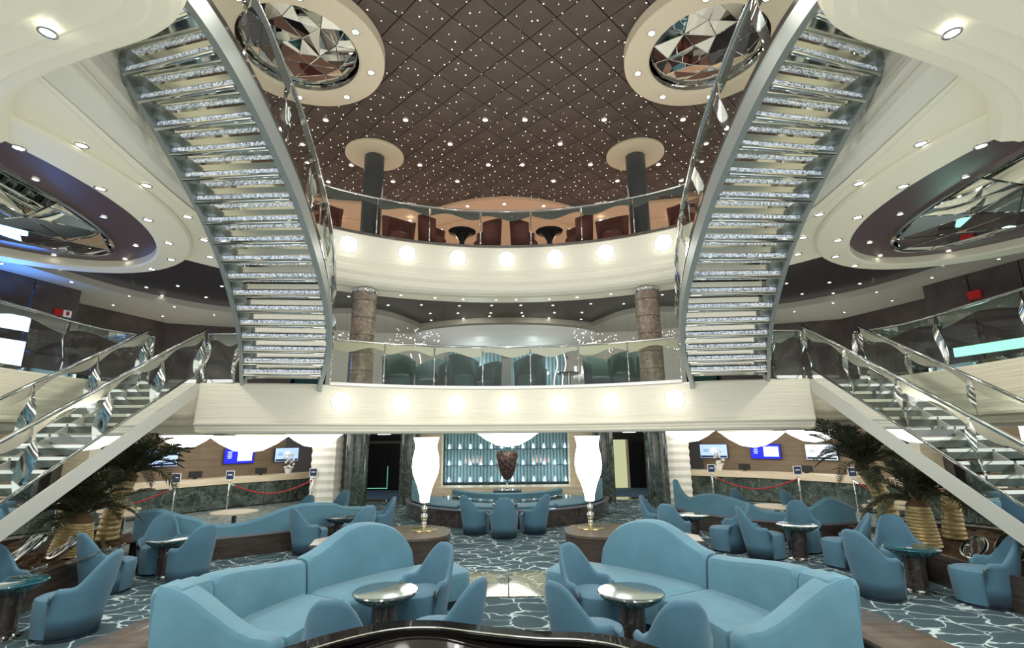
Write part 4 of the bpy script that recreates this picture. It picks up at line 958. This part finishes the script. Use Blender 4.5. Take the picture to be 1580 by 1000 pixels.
# stanchions and ropes
ST = {-1: [(-9.68, 15.25), (-8.68, 16.3), (-6.5, 17.4), (-10.9, 12.8)], 1: [(6.95, 17.5), (9.1, 16.1), (10.15, 15.1), (10.9, 12.8)]}
for s in (-1, 1):
    for k, (x, y) in enumerate(ST[s]):
        t = thing('rope_stanchion', 'chrome rope stanchion with small navy sign, ' + ('farthest one, behind the palms' if k == 3 else 'third from the pillar' if (k == 0) == (s < 0) and k != 1 else 'middle one' if k == 1 else 'nearest the cream pillar') + ', ' + SIDE[s], 'stanchion', (x, y, 0))
        obj('base_disc', MB().lathe([(.17, 0), (.17, .015), (.05, .04), (.02, .06)], 24), CHROME, t, 'auto'); obj('pole', MB().tube([(0, 0, .04), (0, 0, .93)], .022, 10), CHROME, t, True)
        obj('finial', MB().lathe([(.0, .99), (.03, .97), (.035, .94), (.03, .92), (0, .91)], 14, cap=False), CHROME, t, True)
        sg_ = obj('sign_frame', MB().box((0, 0, 1.13), (.26, .02, .27)), WHITE, t); obj('sign_face', MB().box((0, -.012, 1.13), (.22, .008, .23)), NAVY, sg_)
        obj('sign_lettering', MB().box((0, -.018, 1.14), (.13, .004, .03)), WHITE, sg_)
    prs = ((0, 3, 'hanging towards the palms'), (1, 2, 'longer one between two stanchions')) if s < 0 else ((0, 1, 'longer one between two stanchions'), (2, 3, 'hanging towards the palms'))
    for a, b, lab in prs:
        A, B = Vector((*ST[s][a], .88)), Vector((*ST[s][b], .88))
        pts = [A.lerp(B, i / 16) - Vector((0, 0, .36 * math.sin(PI * i / 16))) for i in range(17)]
        t = thing('barrier_rope', 'red barrier rope, ' + lab + ', ' + SIDE[s], 'rope', tuple(A))
        obj('rope', MB().tube([p - A for p in pts], .022, 8), mat('rope_red', (.32, .03, .035), .8), t, True); obj('hook', MB().tube([Vector((0, 0, 0)), pts[1] - A], .028, 8), CHROME, t)

# ------------------------------------------------------------------ furniture makers
def smooth(u): u = min(max(u, 0), 1); return u * u * (3 - 2 * u)
def make_tub_meshes():
    n = 40; rows = []
    for i in range(n + 1):
        th = R_(-104 + 208 * i / n); a = abs(math.degrees(th))
        # the back rises in one hump and falls in an S to low arms
        hgt = .56 + .335 * smooth(1 - (a - 8) / 58) if a > 8 else .895
        if a > 90: hgt -= .10 * smooth((a - 90) / 14) 
        ro = .325; th_ = .060; ri = ro - th_; lean = .10 * smooth((hgt - .5) / .4)
        cx, cy = math.sin(th), -math.cos(th)       # back at -y, opening at +y
        def P(r, z, l=1): return (cx * (r + lean * l * z / .9), cy * (r + lean * l * z / .9), z)
        rb = .285
        rows.append([P(rb, .035, 0), P((rb + ro) / 2, .25, .4), P(ro, .5, .8), P(ro + .002, hgt - .05), P(ro - .008, hgt - .014), P(ro - th_ / 2, hgt), P(ri + .008, hgt - .014), P(ri, hgt - .05), P(ri, .42), P(ri - .02, .30, .5)])
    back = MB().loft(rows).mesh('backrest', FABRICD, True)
    seat = MB(); rows = []
    for z, r in ((.035, .25), (.2, .262), (.38, .272), (.425, .262), (.445, .22), (.455, .1)):
        rows.append([(r * math.cos(a) * 1.0, r * math.sin(a) * 1.0 + (.10 if math.sin(a) > 0 else 0) * abs(math.sin(a)) ** .6, z) for a in [2 * PI * i / 32 for i in range(32)]])
    seat.loft(rows); seat = seat.mesh('seat', FABRICD, 'auto')
    plinth = MB().lathe([(.25, 0), (.285, .002), (.29, .03), (.25, .035)], 32).mesh('plinth', PLINTH, 'auto')
    return back, seat, plinth
TUB = make_tub_meshes()
def tub_chair(x, y, face, label, group=None):
    """face: direction (degrees, 0 = +x) the sitter looks"""
    t = thing('tub_chair', label, 'chair', (x, y, 0), R_(face - 90), group)
    obj('backrest', TUB[0], None, t); obj('seat', TUB[1], None, t); obj('plinth', TUB[2], None, t); return t
def table(x, y, label, top):
    t = thing('cocktail_table', label, 'table', (x, y, 0))
    obj('tabletop', MB().lathe([(0, .600), (.30, .602), (.335, .598), (.345, .588), (.335, .578), (0, .578)], 48, cap=False), top, t, 'auto')
    obj('mosaic_bowl', MB().lathe([(.335, .580), (.315, .55), (.25, .505), (.15, .47), (.10, .46)], 48, cap=False), MOSAIC, t, True)
    obj('pedestal', MB().lathe([(.135, .02), (.135, .47)], 32), MARBLEB, t, 'auto'); obj('base_ring', MB().lathe([(.20, 0), (.20, .015), (.15, .03), (.14, .05)], 32), CHROME, t, 'auto')
    return t
def arcblock(mb, c, r0, r1, a0, a1, zb, zt, n=30, rnd=.05, lean=0, endround=True):
    """solid swept along an arc, cross-section a rounded box between r0..r1, zb(u)..zt(u)"""
    rows = []
    for i in range(n + 1):
        u = i / n; a = R_(a0 + (a1 - a0) * u); b = zb(u) if callable(zb) else zb; t_ = zt(u) if callable(zt) else zt
        e = min(u, 1 - u) * n; k = 1.0
        if endround and e < 1: k = .80 if e == 0 else 1
        rm = (r0 + r1) / 2; h_ = (r1 - r0) / 2 * k; t2 = b + (t_ - b) * (1 if k == 1 else .96)
        pf = [(-h_, b), (-h_, t2 - rnd), (-h_ + rnd * .3, t2 - rnd * .3), (-h_ + rnd, t2), (h_ - rnd, t2), (h_ - rnd * .3, t2 - rnd * .3), (h_, t2 - rnd), (h_, b)]
        rows.append([(c[0] + math.cos(a) * (rm + p + lean * (z - b)), c[1] + math.sin(a) * (rm + p + lean * (z - b)), z) for p, z in pf])
    return mb.loft(rows)

# front sofas -------------------------------------------------------------
for s in (-1, 1):
    t = thing('curved_sofa', 'long pale teal curved sofa with humped back beside the %s table' % ('piano-side table with dark reflection, blue-screen side' if s < 0 else 'bright mirrored table, mint-lit side'), 'sofa', (s * 2.3, 5.6, 0))
    if s < 0: t['label'] = 'long pale teal curved sofa with humped back on the blue-screen side'
    else: t['label'] = 'long pale teal curved sofa with humped back on the mint-lit side'
    C = (-1.0 - 2.3, 4.6 - 5.6)
    def put(nm, mb, m=FABRIC):
        mb.v = [(s * v[0], v[1], v[2]) for v in mb.v]; return obj(nm, mb, m, t, 'auto')
    def hb(u):   # far back cushion: angle 29 -> 53
        return .50 + .54 * math.sin(PI * min(1, max(0, (.12 + .88 * u)))) ** .8 if u > .5 else .80 + .24 * smooth(u * 2)
    def far(u):
        if u < .5: return .80 + .26 * smooth(u / .5)
        return .40 + .66 * math.sqrt(max(0, 1 - ((u - .5) / .5) ** 2.4))
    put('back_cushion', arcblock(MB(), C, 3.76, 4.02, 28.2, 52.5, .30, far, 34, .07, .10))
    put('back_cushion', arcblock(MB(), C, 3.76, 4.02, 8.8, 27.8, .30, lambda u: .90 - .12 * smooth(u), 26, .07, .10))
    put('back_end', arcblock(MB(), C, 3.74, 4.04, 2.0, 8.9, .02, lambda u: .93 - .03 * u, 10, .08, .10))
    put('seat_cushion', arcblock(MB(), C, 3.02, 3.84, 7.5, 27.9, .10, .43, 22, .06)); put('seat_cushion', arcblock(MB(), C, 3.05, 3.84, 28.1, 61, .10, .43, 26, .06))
    # arm at the near end: slopes from the back down to the seat front
    mb = MB(); rows = []
    for i in range(9):
        u = i / 8; r = 4.04 - .98 * u; ztop = .93 - .42 * smooth(u * 1.02); ring = []
        for da, zf in ((1.7, 0.03), (1.7, .92), (2.2, 1.0), (5.4, 1.0), (6.4, .92), (6.6, .03)):
            a = R_(da); ring.append((C[0] + r * math.cos(a), C[1] + r * math.sin(a), ztop * zf if zf > .1 else .03))
        rows.append(ring)
    e_ = rows[-1]; cc_ = Vector((sum(p[0] for p in e_) / 6, sum(p[1] for p in e_) / 6, .3))
    rad = Vector((C[0], C[1], 0)); rows.append([(p[0] * .9 + cc_.x * .1 + (rad.x - p[0]) * .02, p[1] * .9 + cc_.y * .1 + (rad.y - p[1]) * .02, p[2] * .93) for p in e_]); rows.append([(p[0] * .55 + cc_.x * .45 + (rad.x - p[0]) * .03, p[1] * .55 + cc_.y * .45 + (rad.y - p[1]) * .03, p[2] * .7 + .06) for p in e_])
    put('arm', mb.loft(rows))
    put('plinth', arcblock(MB(), C, 3.1, 4.0, 2.2, 60, .0, .11, 30, .01), PLINTH)
    # wood shelf behind the sofa
    t2 = thing('wood_ledge', 'low dark wood ledge curving behind the pale teal sofa, ' + SIDE[s], 'ledge', (s * 3.4, 6.0, 0))
    C2 = (-1.0 - 3.4, 4.6 - 6.0)
    def put2(nm, mb, m): mb.v = [(s * v[0], v[1], v[2]) for v in mb.v]; return obj(nm, mb, m, t2, 'auto')
    put2('front_panel', arcblock(MB(), C2, 4.20, 4.78, -16, 42, .0, .36, 30, .005, endround=False), WOOD); put2('ledge_top', arcblock(MB(), C2, 4.18, 4.82, -16, 42, .361, .40, 30, .01, endround=False), WOODL)
    # lamp cabinet
    poly = [(1.06, 9.62), (1.10, 9.42), (1.22, 9.27), (1.45, 9.15), (2.0, 8.98), (2.7, 8.75), (3.2, 8.7), (3.3, 9.2), (2.9, 9.9), (2.3, 10.4), (1.7, 10.55), (1.25, 10.35), (1.08, 10.0)]
    t3 = thing('wood_cabinet', 'low dark wood cabinet with rounded end carrying the glowing vase lamp, ' + SIDE[s], 'cabinet', (s * 1.9, 9.6, 0))
    obj('body', MB().prism([(s * x - s * 1.9, y - 9.6) for x, y in poly], 0.0, .46), WOOD, t3)
    obj('cabinet_top', MB().prism([(s * (1.9 + (x - 1.9) * 1.015) - s * 1.9, (y - 9.6) * 1.015) for x, y in poly], .46, .50), WOODL, t3)
    # vase lamp
    t4 = thing('vase_lamp', 'tall white glowing vase lamp on stacked chrome balls, ' + SIDE[s] + ' of the aisle', 'lamp', (s * 1.57, 9.95, .50))
    obj('shade', MB().lathe([(.085, .50), (.10, .62), (.15, .80), (.235, 1.0), (.26, 1.15), (.25, 1.32), (.215, 1.48), (.21, 1.56), (.235, 1.66), (.25, 1.70)], 40, cap=False), GLOW, t4, True)
    obj('base_plate', MB().lathe([(.23, 0), (.235, .015), (.2, .03), (.05, .035), (0, .035)], 36), BRASS, t4, 'auto')
    prof = [(.02, .03)]
    for z, r in ((.12, .055), (.24, .075), (.38, .065)):
        prof += [(.02, z - r), (r * .7, z - r * .7), (r, z), (r * .7, z + r * .7), (.02, z + r)]
    prof += [(.03, .47), (.085, .50)]; obj('ball_stem', MB().lathe(prof, 24, cap=False), CHROME, t4, True)
    lamp('vase_lamp_light', 'POINT', (s * 1.57, 9.55, 1.6), 9, (1, .95, .86), .25)

# tables
TBL = [(-1.30, 5.79, 'round mirrored-top cocktail table before the big sofa, blue-screen side', TABLEMIR), (1.28, 5.66, 'round mirrored-top cocktail table before the big sofa, mint-lit side', TABLEMIR),
       (-5.60, 8.87, 'round dark-topped pedestal table under the palms by the humped sofa', TABLEMIR), (-5.75, 6.32, 'glossy teal round table cut by the photo edge, blue-screen side', TABLETOP),
       (-3.50, 11.15, 'small round table beside the aisle behind the big sofa, blue-screen side', TABLEMIR), (3.85, 10.95, 'round table beside the aisle behind the big sofa, mint-lit side', TABLEMIR),
       (5.28, 9.60, 'round pale-topped table with brown pedestal amid four chairs, mint-lit side', TABLEMIR), (5.80, 7.62, 'glossy teal-topped pedestal table near the ledge, mint-lit side', TABLETOP), (-.05, 13.0, 'round table in the centre before the curved banquette', TABLEMIR)]
for x, y, lab, m in TBL: table(x, y, lab, m)
CH = [
 # front tables
 (-1.02, 6.42, 232, 'chair with humped back at the aisle end of the big sofa, blue-screen side'), (-.60, 5.25, 150, 'chair seen in profile beside the aisle above the piano, blue-screen side'), (-1.45, 4.85, 90, 'chair whose back top just peeks over the piano'),
 (.98, 6.30, -50, 'chair with humped back at the aisle end of the big sofa, mint-lit side'), (.74, 5.12, 35, 'chair seen in profile beside the aisle above the piano, mint-lit side'), (1.40, 4.72, 90, 'chair with its wide humped back to us before the mirrored table'),
 # west group
 (-5.95, 8.05, 60, 'chair with its back to us at the planter wall table, blue-screen side'), (-5.05, 8.55, 150, 'chair turned left at the dark table before the wood-based sofa'), (-6.0, 9.25, -60, 'chair behind the dark table, touching the humped sofa'),
 (-5.08, 6.42, 190, 'side-on chair beside the glossy teal table, blue-screen side'), (-5.75, 5.45, 85, 'chair cut by the photo edge before the teal table'), (-6.35, 6.75, -30, 'chair back just visible behind the teal table at the planter'),
 (-3.95, 10.60, 50, 'tall-backed chair in front of the long curved sofa, blue-screen side'), (-3.05, 10.75, 140, 'chair with rounded back behind the big sofa hump, blue-screen side'), (-2.95, 11.9, 200, 'chair farthest along the aisle near the lift doors'),
 # east group
 (3.35, 10.55, 50, 'chair back next to the big sofa hump, mint-lit side'), (4.35, 10.35, 170, 'tall side-on chair before the wave-backed sofa, mint-lit side'), (3.35, 11.6, -30, 'chair by the marble column foot, mint-lit side'),
 (4.70, 9.75, -10, 'open-fronted chair between two tables, mint-lit side'), (5.75, 9.0, 150, 'side-on chair nearest the teal table group, mint-lit side'), (5.75, 10.25, -110, 'chair whose rounded back shows behind the pale-topped table'),
 (5.12, 7.42, 20, 'big chair with its back to us beside the ledge, mint-lit side'), (6.28, 7.05, 150, 'side-on chair at the planter end of the teal table, mint-lit side'), (6.12, 8.30, -120, 'chair facing us behind the teal table, mint-lit side'),
 # centre
 (-.75, 12.45, 45, 'chair of the centre group turned in from the blue-screen side'), (-.08, 11.95, 92, 'centre chair with its back squarely to us on the axis'), (.62, 12.45, 140, 'chair of the centre group turned in from the mint-lit side')]
for x, y, fc, lab in CH: tub_chair(x, y, fc, 'teal tub ' + lab)

# curved banquettes (wave top) beyond the tables
def banquette(name, label, pts, tops, s, loc, wood=WOOD, seat_side=1, back_h=.40):
    t = thing(name, label, 'sofa', (s * loc[0], loc[1], 0))
    pl = [p[:2] for p in catmull([(x, y) + () for x, y in pts], 6)] if False else [tuple(p)[:2] for p in catmull([(x, y, 0) for x, y in pts], 6)]
    tp = [p[1] for p in catmull([(i, h_, 0) for i, h_ in enumerate(tops)], 6)]
    tp = [tp[int(i * (len(tp) - 1) / (len(pl) - 1))] for i in range(len(pl))]
    def off(d): return [(s * x - s * loc[0], y - loc[1]) for x, y in offset(pl, d)]
    a, b, c_, d_ = off(0), off(.16 * seat_side), off(.08 * seat_side), off(.72 * seat_side)
    obj('backrest', MB().loft([[(p[0], p[1], back_h), (p[0], p[1], h_ - .05), (m[0], m[1], h_), (q_[0], q_[1], h_ - .05), (q_[0], q_[1], back_h)] for p, q_, m, h_ in zip(a, b, c_, tp)]), FABRIC, t, 'auto')
    obj('wood_base', MB().loft([[(p[0], p[1], 0), (p[0], p[1], back_h - .04), (q_[0], q_[1], back_h - .04), (q_[0], q_[1], 0)] for p, q_ in zip(off(-.02 * seat_side), off(.66 * seat_side))]), wood, t)
    obj('metal_trim', MB().loft([[(p[0], p[1], back_h - .04), (p[0], p[1], back_h), (q_[0], q_[1], back_h), (q_[0], q_[1], back_h - .04)] for p, q_ in zip(off(-.03 * seat_side), off(.0))]), mat('trim_lilac', (.35, .34, .40), .25, .6), t)
    obj('seat', MB().loft([[(p[0], p[1], back_h - .04), (p[0], p[1], back_h + .05), (q_[0], q_[1], back_h + .05), (q_[0], q_[1], back_h - .04)] for p, q_ in zip(b, d_)]), FABRIC, t)
    return t
banquette('wave_sofa', 'long wood-based sofa seen from behind with wavy teal top, blue-screen side', [(6.95, 9.9), (6.4, 9.75), (5.85, 9.9), (5.3, 10.2), (4.7, 10.6), (4.1, 11.1), (3.6, 11.8), (3.3, 12.6)], [.90, .95, .80, .62, .66, .86, .86, .70, .60], -1, (5, 10.8), seat_side=-1)
banquette('wave_sofa', 'long wood-based sofa seen from behind with wavy teal top, mint-lit side', [(7.4, 11.1), (6.7, 10.9), (6.1, 11.1), (5.4, 11.5), (4.9, 12.1), (4.5, 12.9), (4.35, 13.6)], [.70, .92, .62, .60, .80, .86, .72, 1.1], 1, (5.4, 11.6), seat_side=-1)
for x, y, s_ in ((-4.9, 12.2, 0), (-4.4, 13.3, 0), (5.9, 12.8, 0), (6.9, 12.3, 0)):
    tub_chair(x, y, -120 if x < 0 else -60, 'teal tub chair top showing over the wavy sofa, ' + ('blue-screen side, ' if x < 0 else 'mint-lit side, ') + ('nearer the pillar' if abs(x) in (4.4, 5.9) else 'nearer the palms'))
for s in (-1, 1):
    t = thing('service_table', 'pale beige round table beyond the wavy sofa, ' + SIDE[s], 'table', (s * 6.3, 12.2, 0))
    obj('tabletop', MB().lathe([(0, .55), (.5, .55), (.5, .58), (0, .58)], 32, cap=False), PALEW, t); obj('pedestal', MB().lathe([(.25, 0), (.06, .04), (.06, .55)], 16), CHROME, t)
# centre banquette on dark marble plinth
t = thing('centre_banquette', 'central curved teal banquette on a dark marble platform under the niche', 'sofa', (0, 14.6, 0))
pl = ell(0, 16.4, 3.1, 3.45, 188, 352, 40)
m_ = MB(); loc = [(x, y - 14.6) for x, y in pl]; inn_ = [(x * .55, (y - 16.9) * .35 + 16.9 - 14.6 + .5) for x, y in pl]
obj('marble_platform', MB().loft([[(x, y, 0), (x, y, .40), (x2, y2, .40), (x2, y2, 0)] for (x, y), (x2, y2) in zip(loc, inn_)]), MARBLEB, t)
obj('metal_trim', MB().loft([[(x * 1.01, y * 1.01, .40), (x * 1.01, y * 1.01, .44), (x * .97, y * .95, .44), (x * .97, y * .95, .40)] for x, y in loc]), mat('trim_lilac', (0, 0, 0)), t)
for sgn in (-1, 1):
    seg = ell(0, 16.4, 2.95, 3.2, 190 if sgn < 0 else 350, 243 if sgn < 0 else 297, 24); rows = []; K = len(seg) - 1
    for i, (x, y) in enumerate(seg):
        u = i / K; hh = .48 + .50 * (1 - smooth(u / .75)) + .03; x2, y2 = x * .95, 16.4 + (y - 16.4) * .95; x3, y3 = x * .9, 16.4 + (y - 16.4) * .9
        rows.append([(x, y - 14.6, .44), (x, y - 14.6, hh - .04), (x2, y2 - 14.6, hh), (x3, y3 - 14.6, hh - .04), (x3, y3 - 14.6, .44)])
    obj('backrest', MB().loft(rows), FABRIC, t, 'auto')
seg = ell(0, 17.6, 1.9, 2.3, 200, 340, 30)
obj('inner_backrest', MB().loft([[(x, y - 14.6, .44), (x, y - 14.6, .58), (x * .95, y - 14.54, .62), (x * .9, y - 14.48, .58), (x * .9, y - 14.48, .44)] for x, y in seg]), FABRIC, t, 'auto')
obj('seat', MB().loft([[(x * .95, (y - 16.4) * .95 + 1.8, .40), (x * .95, (y - 16.4) * .95 + 1.8, .47), (x * .7, (y - 16.4) * .7 + 1.8, .47), (x * .7, (y - 16.4) * .7 + 1.8, .40)] for x, y in ell(0, 16.4, 2.95, 3.2, 192, 348, 40)]), FABRIC, t)

# ------------------------------------------------------------------ planters, palms, glass sculptures
def make_frond(L, droop, seed):
    rr = random.Random(seed); mb = MB(); n = 26
    pts = [Vector((L * u * (1 - .18 * u), 0, L * (.55 * u - droop * u * u))) for u in [i / n for i in range(n + 1)]]
    mb.tube(pts, lambda u: .012 * (1 - .8 * u) + .002, 5)
    for i in range(3, n):
        u = i / n; p = pts[i]; t_ = (pts[i + 1 if i < n else i] - pts[i - 1]).normalized(); ll = (.30 * math.sin(PI * min(1, .18 + u * .85)) + .04) * L / 1.2
        for sd in (-1, 1):
            for k in range(2):
                d = (t_ * (.75 + .1 * k) + Vector((0, sd * (.75 + rr.uniform(-.1, .1)), .28 - k * .35 + rr.uniform(-.12, .12)))).normalized()
                q_ = p + t_ * (k * .5 * L / n); w_ = t_ * .014
                tip = q_ + d * ll * rr.uniform(.8, 1.1) + Vector((0, 0, -.05 * ll)); mid = q_.lerp(tip, .5) + Vector((0, 0, .03))
                mb.add([q_ - w_ * .4, q_ + w_ * .4, mid + w_, tip, mid - w_], [(0, 1, 2, 4), (4, 2, 3)])
    return mb.mesh('frond', LEAF)
FR_ = [make_frond(1.25, .55, 1), make_frond(1.15, .85, 2), make_frond(1.3, .30, 3)]
def palm(x, y, z0, h_, lean, r0, label, scale=1.0, n=30, seed=0):
    t = thing('potted_palm', label, 'palm', (x, y, z0)); rr = random.Random(seed)
    pts = [Vector((lean[0] * u * u, lean[1] * u, h_ * u)) for u in [i / 30 for i in range(31)]]
    pts = resample(pts, 110)
    pts = [Vector(p) for p in pts]
    obj('trunk', MB().tube(pts, lambda u: r0 * (1.15 - .35 * u) * (1 + .035 * math.sin(u * 75)), 16), GOLD, t, True)
    top = pts[-1]
    obj('crown_shaft', MB().lathe([(r0 * .7, -.08), (r0 * .8, .02), (r0 * .4, .12), (0, .16)], 14, c=tuple(top)), mat('crown_brown', (.10, .06, .03), .7), t, True)
    for k in range(n):
        o = obj('frond', FR_[k % 3], None, t); o.location = top + Vector((0, 0, .05))
        el = rr.uniform(-.2, .55) if k % 3 else rr.uniform(.3, 1.0)
        o.rotation_euler = (0, -el, k * 2.39996 + rr.uniform(-.2, .2)); sc = scale * rr.uniform(.75, 1.08); o.scale = (sc, sc, sc)
for s in (-1, 1):
    poly = [(6.32, 4.6), (6.30, 7.0), (6.42, 8.3), (6.75, 9.05), (7.3, 9.7) if s < 0 else (7.2, 10.2), (8.3, 11.0), (9.2, 10.0), (9.4, 8.0), (9.2, 4.6)]
    poly = [(s * x, y) for x, y in poly]
    t = thing('planter', 'long dark wood planter bed of brown bark under the straight stair, ' + SIDE[s], 'planter', (s * 7.5, 7.5, 0))
    pc = [(x - s * 7.5, y - 7.5) for x, y in poly]
    mb = MB(); n = len(pc); ic = [(x * .955, y * .965) for x, y in pc]
    for i in range(n):
        j = (i + 1) % n
        mb.add([(*pc[i], 0), (*pc[j], 0), (*pc[j], .44), (*pc[i], .44), (*ic[i], .44), (*ic[j], .44), (*ic[j], .30), (*ic[i], .30)], [(0, 1, 2, 3), (3, 2, 5, 4), (4, 5, 6, 7)])
    obj('wood_surround', mb, WOOD, t)
    g = MB(); rr = random.Random(2); nx, ny = 26, 48; gv = []
    for i in range(nx + 1):
        for j in range(ny + 1):
            a = Vector(ic[0]).lerp(Vector(ic[-1]), i / nx); 
            y = -2.8 + 6.0 * j / ny; xi = abs(s * 7.5 + 0) ; lo = 6.45 + max(0, (y + 7.5 - 7.0)) * .12; x = lo + (9.1 - lo) * i / nx
            gv.append((s * x - s * 7.5, y, .36 + rr.uniform(-.02, .045)))
    g.add(gv, [(i * (ny + 1) + j, (i + 1) * (ny + 1) + j, (i + 1) * (ny + 1) + j + 1, i * (ny + 1) + j + 1) for i in range(nx) for j in range(ny)]); obj('bark_bed', g, SOIL, t)['kind'] = 'stuff'
palm(-7.55, 10.1, .38, 1.12, (.28, -.05), .16, 'leaning tall palm with golden ringed trunk, blue-screen side', 1.05, 30, 1)
palm(-7.10, 8.75, .38, .52, (.05, 0), .26, 'short squat palm with thick golden trunk in the planter, blue-screen side', 1.0, 26, 2)
palm(-7.75, 9.4, .38, .85, (-.1, 0), .15, 'dark palm tucked deep under the straight stair, blue-screen side', 1.0, 13, 7)
palm(7.75, 10.6, .38, 1.15, (-.45, -.05), .16, 'leaning tall palm with brown ringed trunk, mint-lit side', 1.1, 30, 3)
palm(6.90, 8.75, .38, .62, (0, 0), .21, 'short palm with two-tone golden trunk behind the teal table', 1.0, 24, 4)
palm(7.9, 9.3, .38, .9, (.1, 0), .15, 'dark palm tucked deep under the straight stair, mint-lit side', 1.0, 13, 8)
palm(7.35, 7.0, .36, .08, (0, 0), .08, 'low dark fern-like palm at the planter end, mint-lit side', .55, 26, 5)
def swirl(x, y, z, label, seed, big=1.0):
    rr = random.Random(seed); t = thing('glass_sculpture', label, 'sculpture', (x, y, z))
    for k in range(3):
        R0 = big * (.26 - .07 * k); a0 = rr.uniform(0, 6)
        pts = [Vector((R0 * (1 - .4 * u) * math.cos(a0 + u * 7), R0 * (1 - .4 * u) * .5 * math.sin(a0 + u * 7), .06 + big * .16 * (1 + math.sin(a0 + u * 7 + 1)))) for u in [i / 40 for i in range(41)]]
        obj('glass_coil', MB().tube(pts, .035 * big, 10), CGLASS if k else CHROME, t, True)
    obj('glass_tail', MB().tube([Vector((.2 * big + u * .9 * big, -.1 + .12 * math.sin(u * 5), .08 + .22 * u * u * big)) for u in [i / 20 for i in range(21)]], lambda u: .05 * (1 - .5 * u), 10), CGLASS, t, True)
swirl(-6.95, 7.75, .36, 'large clear coiled glass sculpture on the bark by the squat palm', 3, 1.25)
swirl(-6.85, 8.35, .36, 'clear glass branch sculpture lying along the planter edge, blue-screen side', 8, .95)
swirl(-6.9, 6.9, .36, 'round swirled glass sculpture at the planter end, blue-screen side', 5, 1.1)
swirl(6.85, 7.75, .36, 'ring shaped glass sculpture behind the teal table, mint-lit side', 4, .8)
swirl(7.15, 7.45, .36, 'large bubble glass sculpture beside the fern, mint-lit side', 6, 1.2)
for s in (-1, 1):
    for k, (x, y) in enumerate(((8.4, 11.6), (9.1, 12.4))):
        t = thing('service_table', 'pale round table behind the palms, %s, %s' % (('closer' if k == 0 else 'farther'), SIDE[s]), 'table', (s * x, y, 0))
        obj('tabletop', MB().lathe([(0, .60), (.42, .60), (.42, .63), (0, .63)], 28, cap=False), PALEW, t); obj('pedestal', MB().lathe([(.22, 0), (.05, .04), (.05, .6)], 14), CHROME, t)

# ------------------------------------------------------------------ grand piano in front
t = thing('grand_piano', 'glossy black grand piano lid filling the bottom middle of the photo', 'piano', (0, 2.6, 0))
pc = catmull([(-1.50, 2.55, 0), (-1.42, 3.0, 0), (-1.15, 3.36, 0), (-.80, 3.60, 0), (-.48, 3.63, 0), (-.15, 3.52, 0), (.2, 3.42, 0), (.5, 3.38, 0), (.75, 3.25, 0), (.95, 2.95, 0), (1.02, 2.4, 0)], 6)
out_ = [(x, y - 2.6) for x, y, z in pc] + [(1.02, -1.3), (-1.5, -1.3)]
obj('rim', MB().prism(out_, .45, .66), BLACK, t); obj('rim_wall', MB().loft([[(a[0], a[1], .66), (a[0], a[1], .965), (a[0] * .97, a[1] * .97, .965), (a[0] * .97, a[1] * .97, .66)] for a in out_ + out_[:1]], caps=False), BLACK, t)
lid = [(x * 1.012 - .003, y * 1.012) for x, y in out_]
lid2 = [(x * .90 - .02, y * .90 - .06) for x, y in out_]
zi = lambda y: .985 - .28 * (1 - (y + 1.3) / 2.3)
obj('lid', MB().loft([[(a[0], a[1], .965), (a[0], a[1], .99), (b[0], b[1], .99), (b[0], b[1], .965)] for a, b in zip(lid + lid[:1], lid2 + lid2[:1])], caps=False), BLACK, t)
mb_ = MB(); mb_.add([(x, y, zi(y)) for x, y in lid2] + [(x, y, zi(y) - .02) for x, y in lid2], [tuple(range(len(lid2))), tuple(reversed(range(len(lid2), 2 * len(lid2))))] + [(i, (i + 1) % len(lid2), len(lid2) + (i + 1) % len(lid2), len(lid2) + i) for i in range(len(lid2))]); obj('sloping_inner_lid', mb_, BLACK, t)
n = len(pc)
obj('edge_trim', MB().tube([(x * .90 - .02, y * .90 - .06, 1.003) for x, y in out_[:n]], .006, 6), CHROME, t)
for x, y in ((-1.2, .3), (.7, .2), (-.4, -1.0)): obj('leg', MB().lathe([(.05, 0), (.05, .08), (.08, .2), (.09, .45)], 16, c=(x, y, 0)), BLACK, t, 'auto')
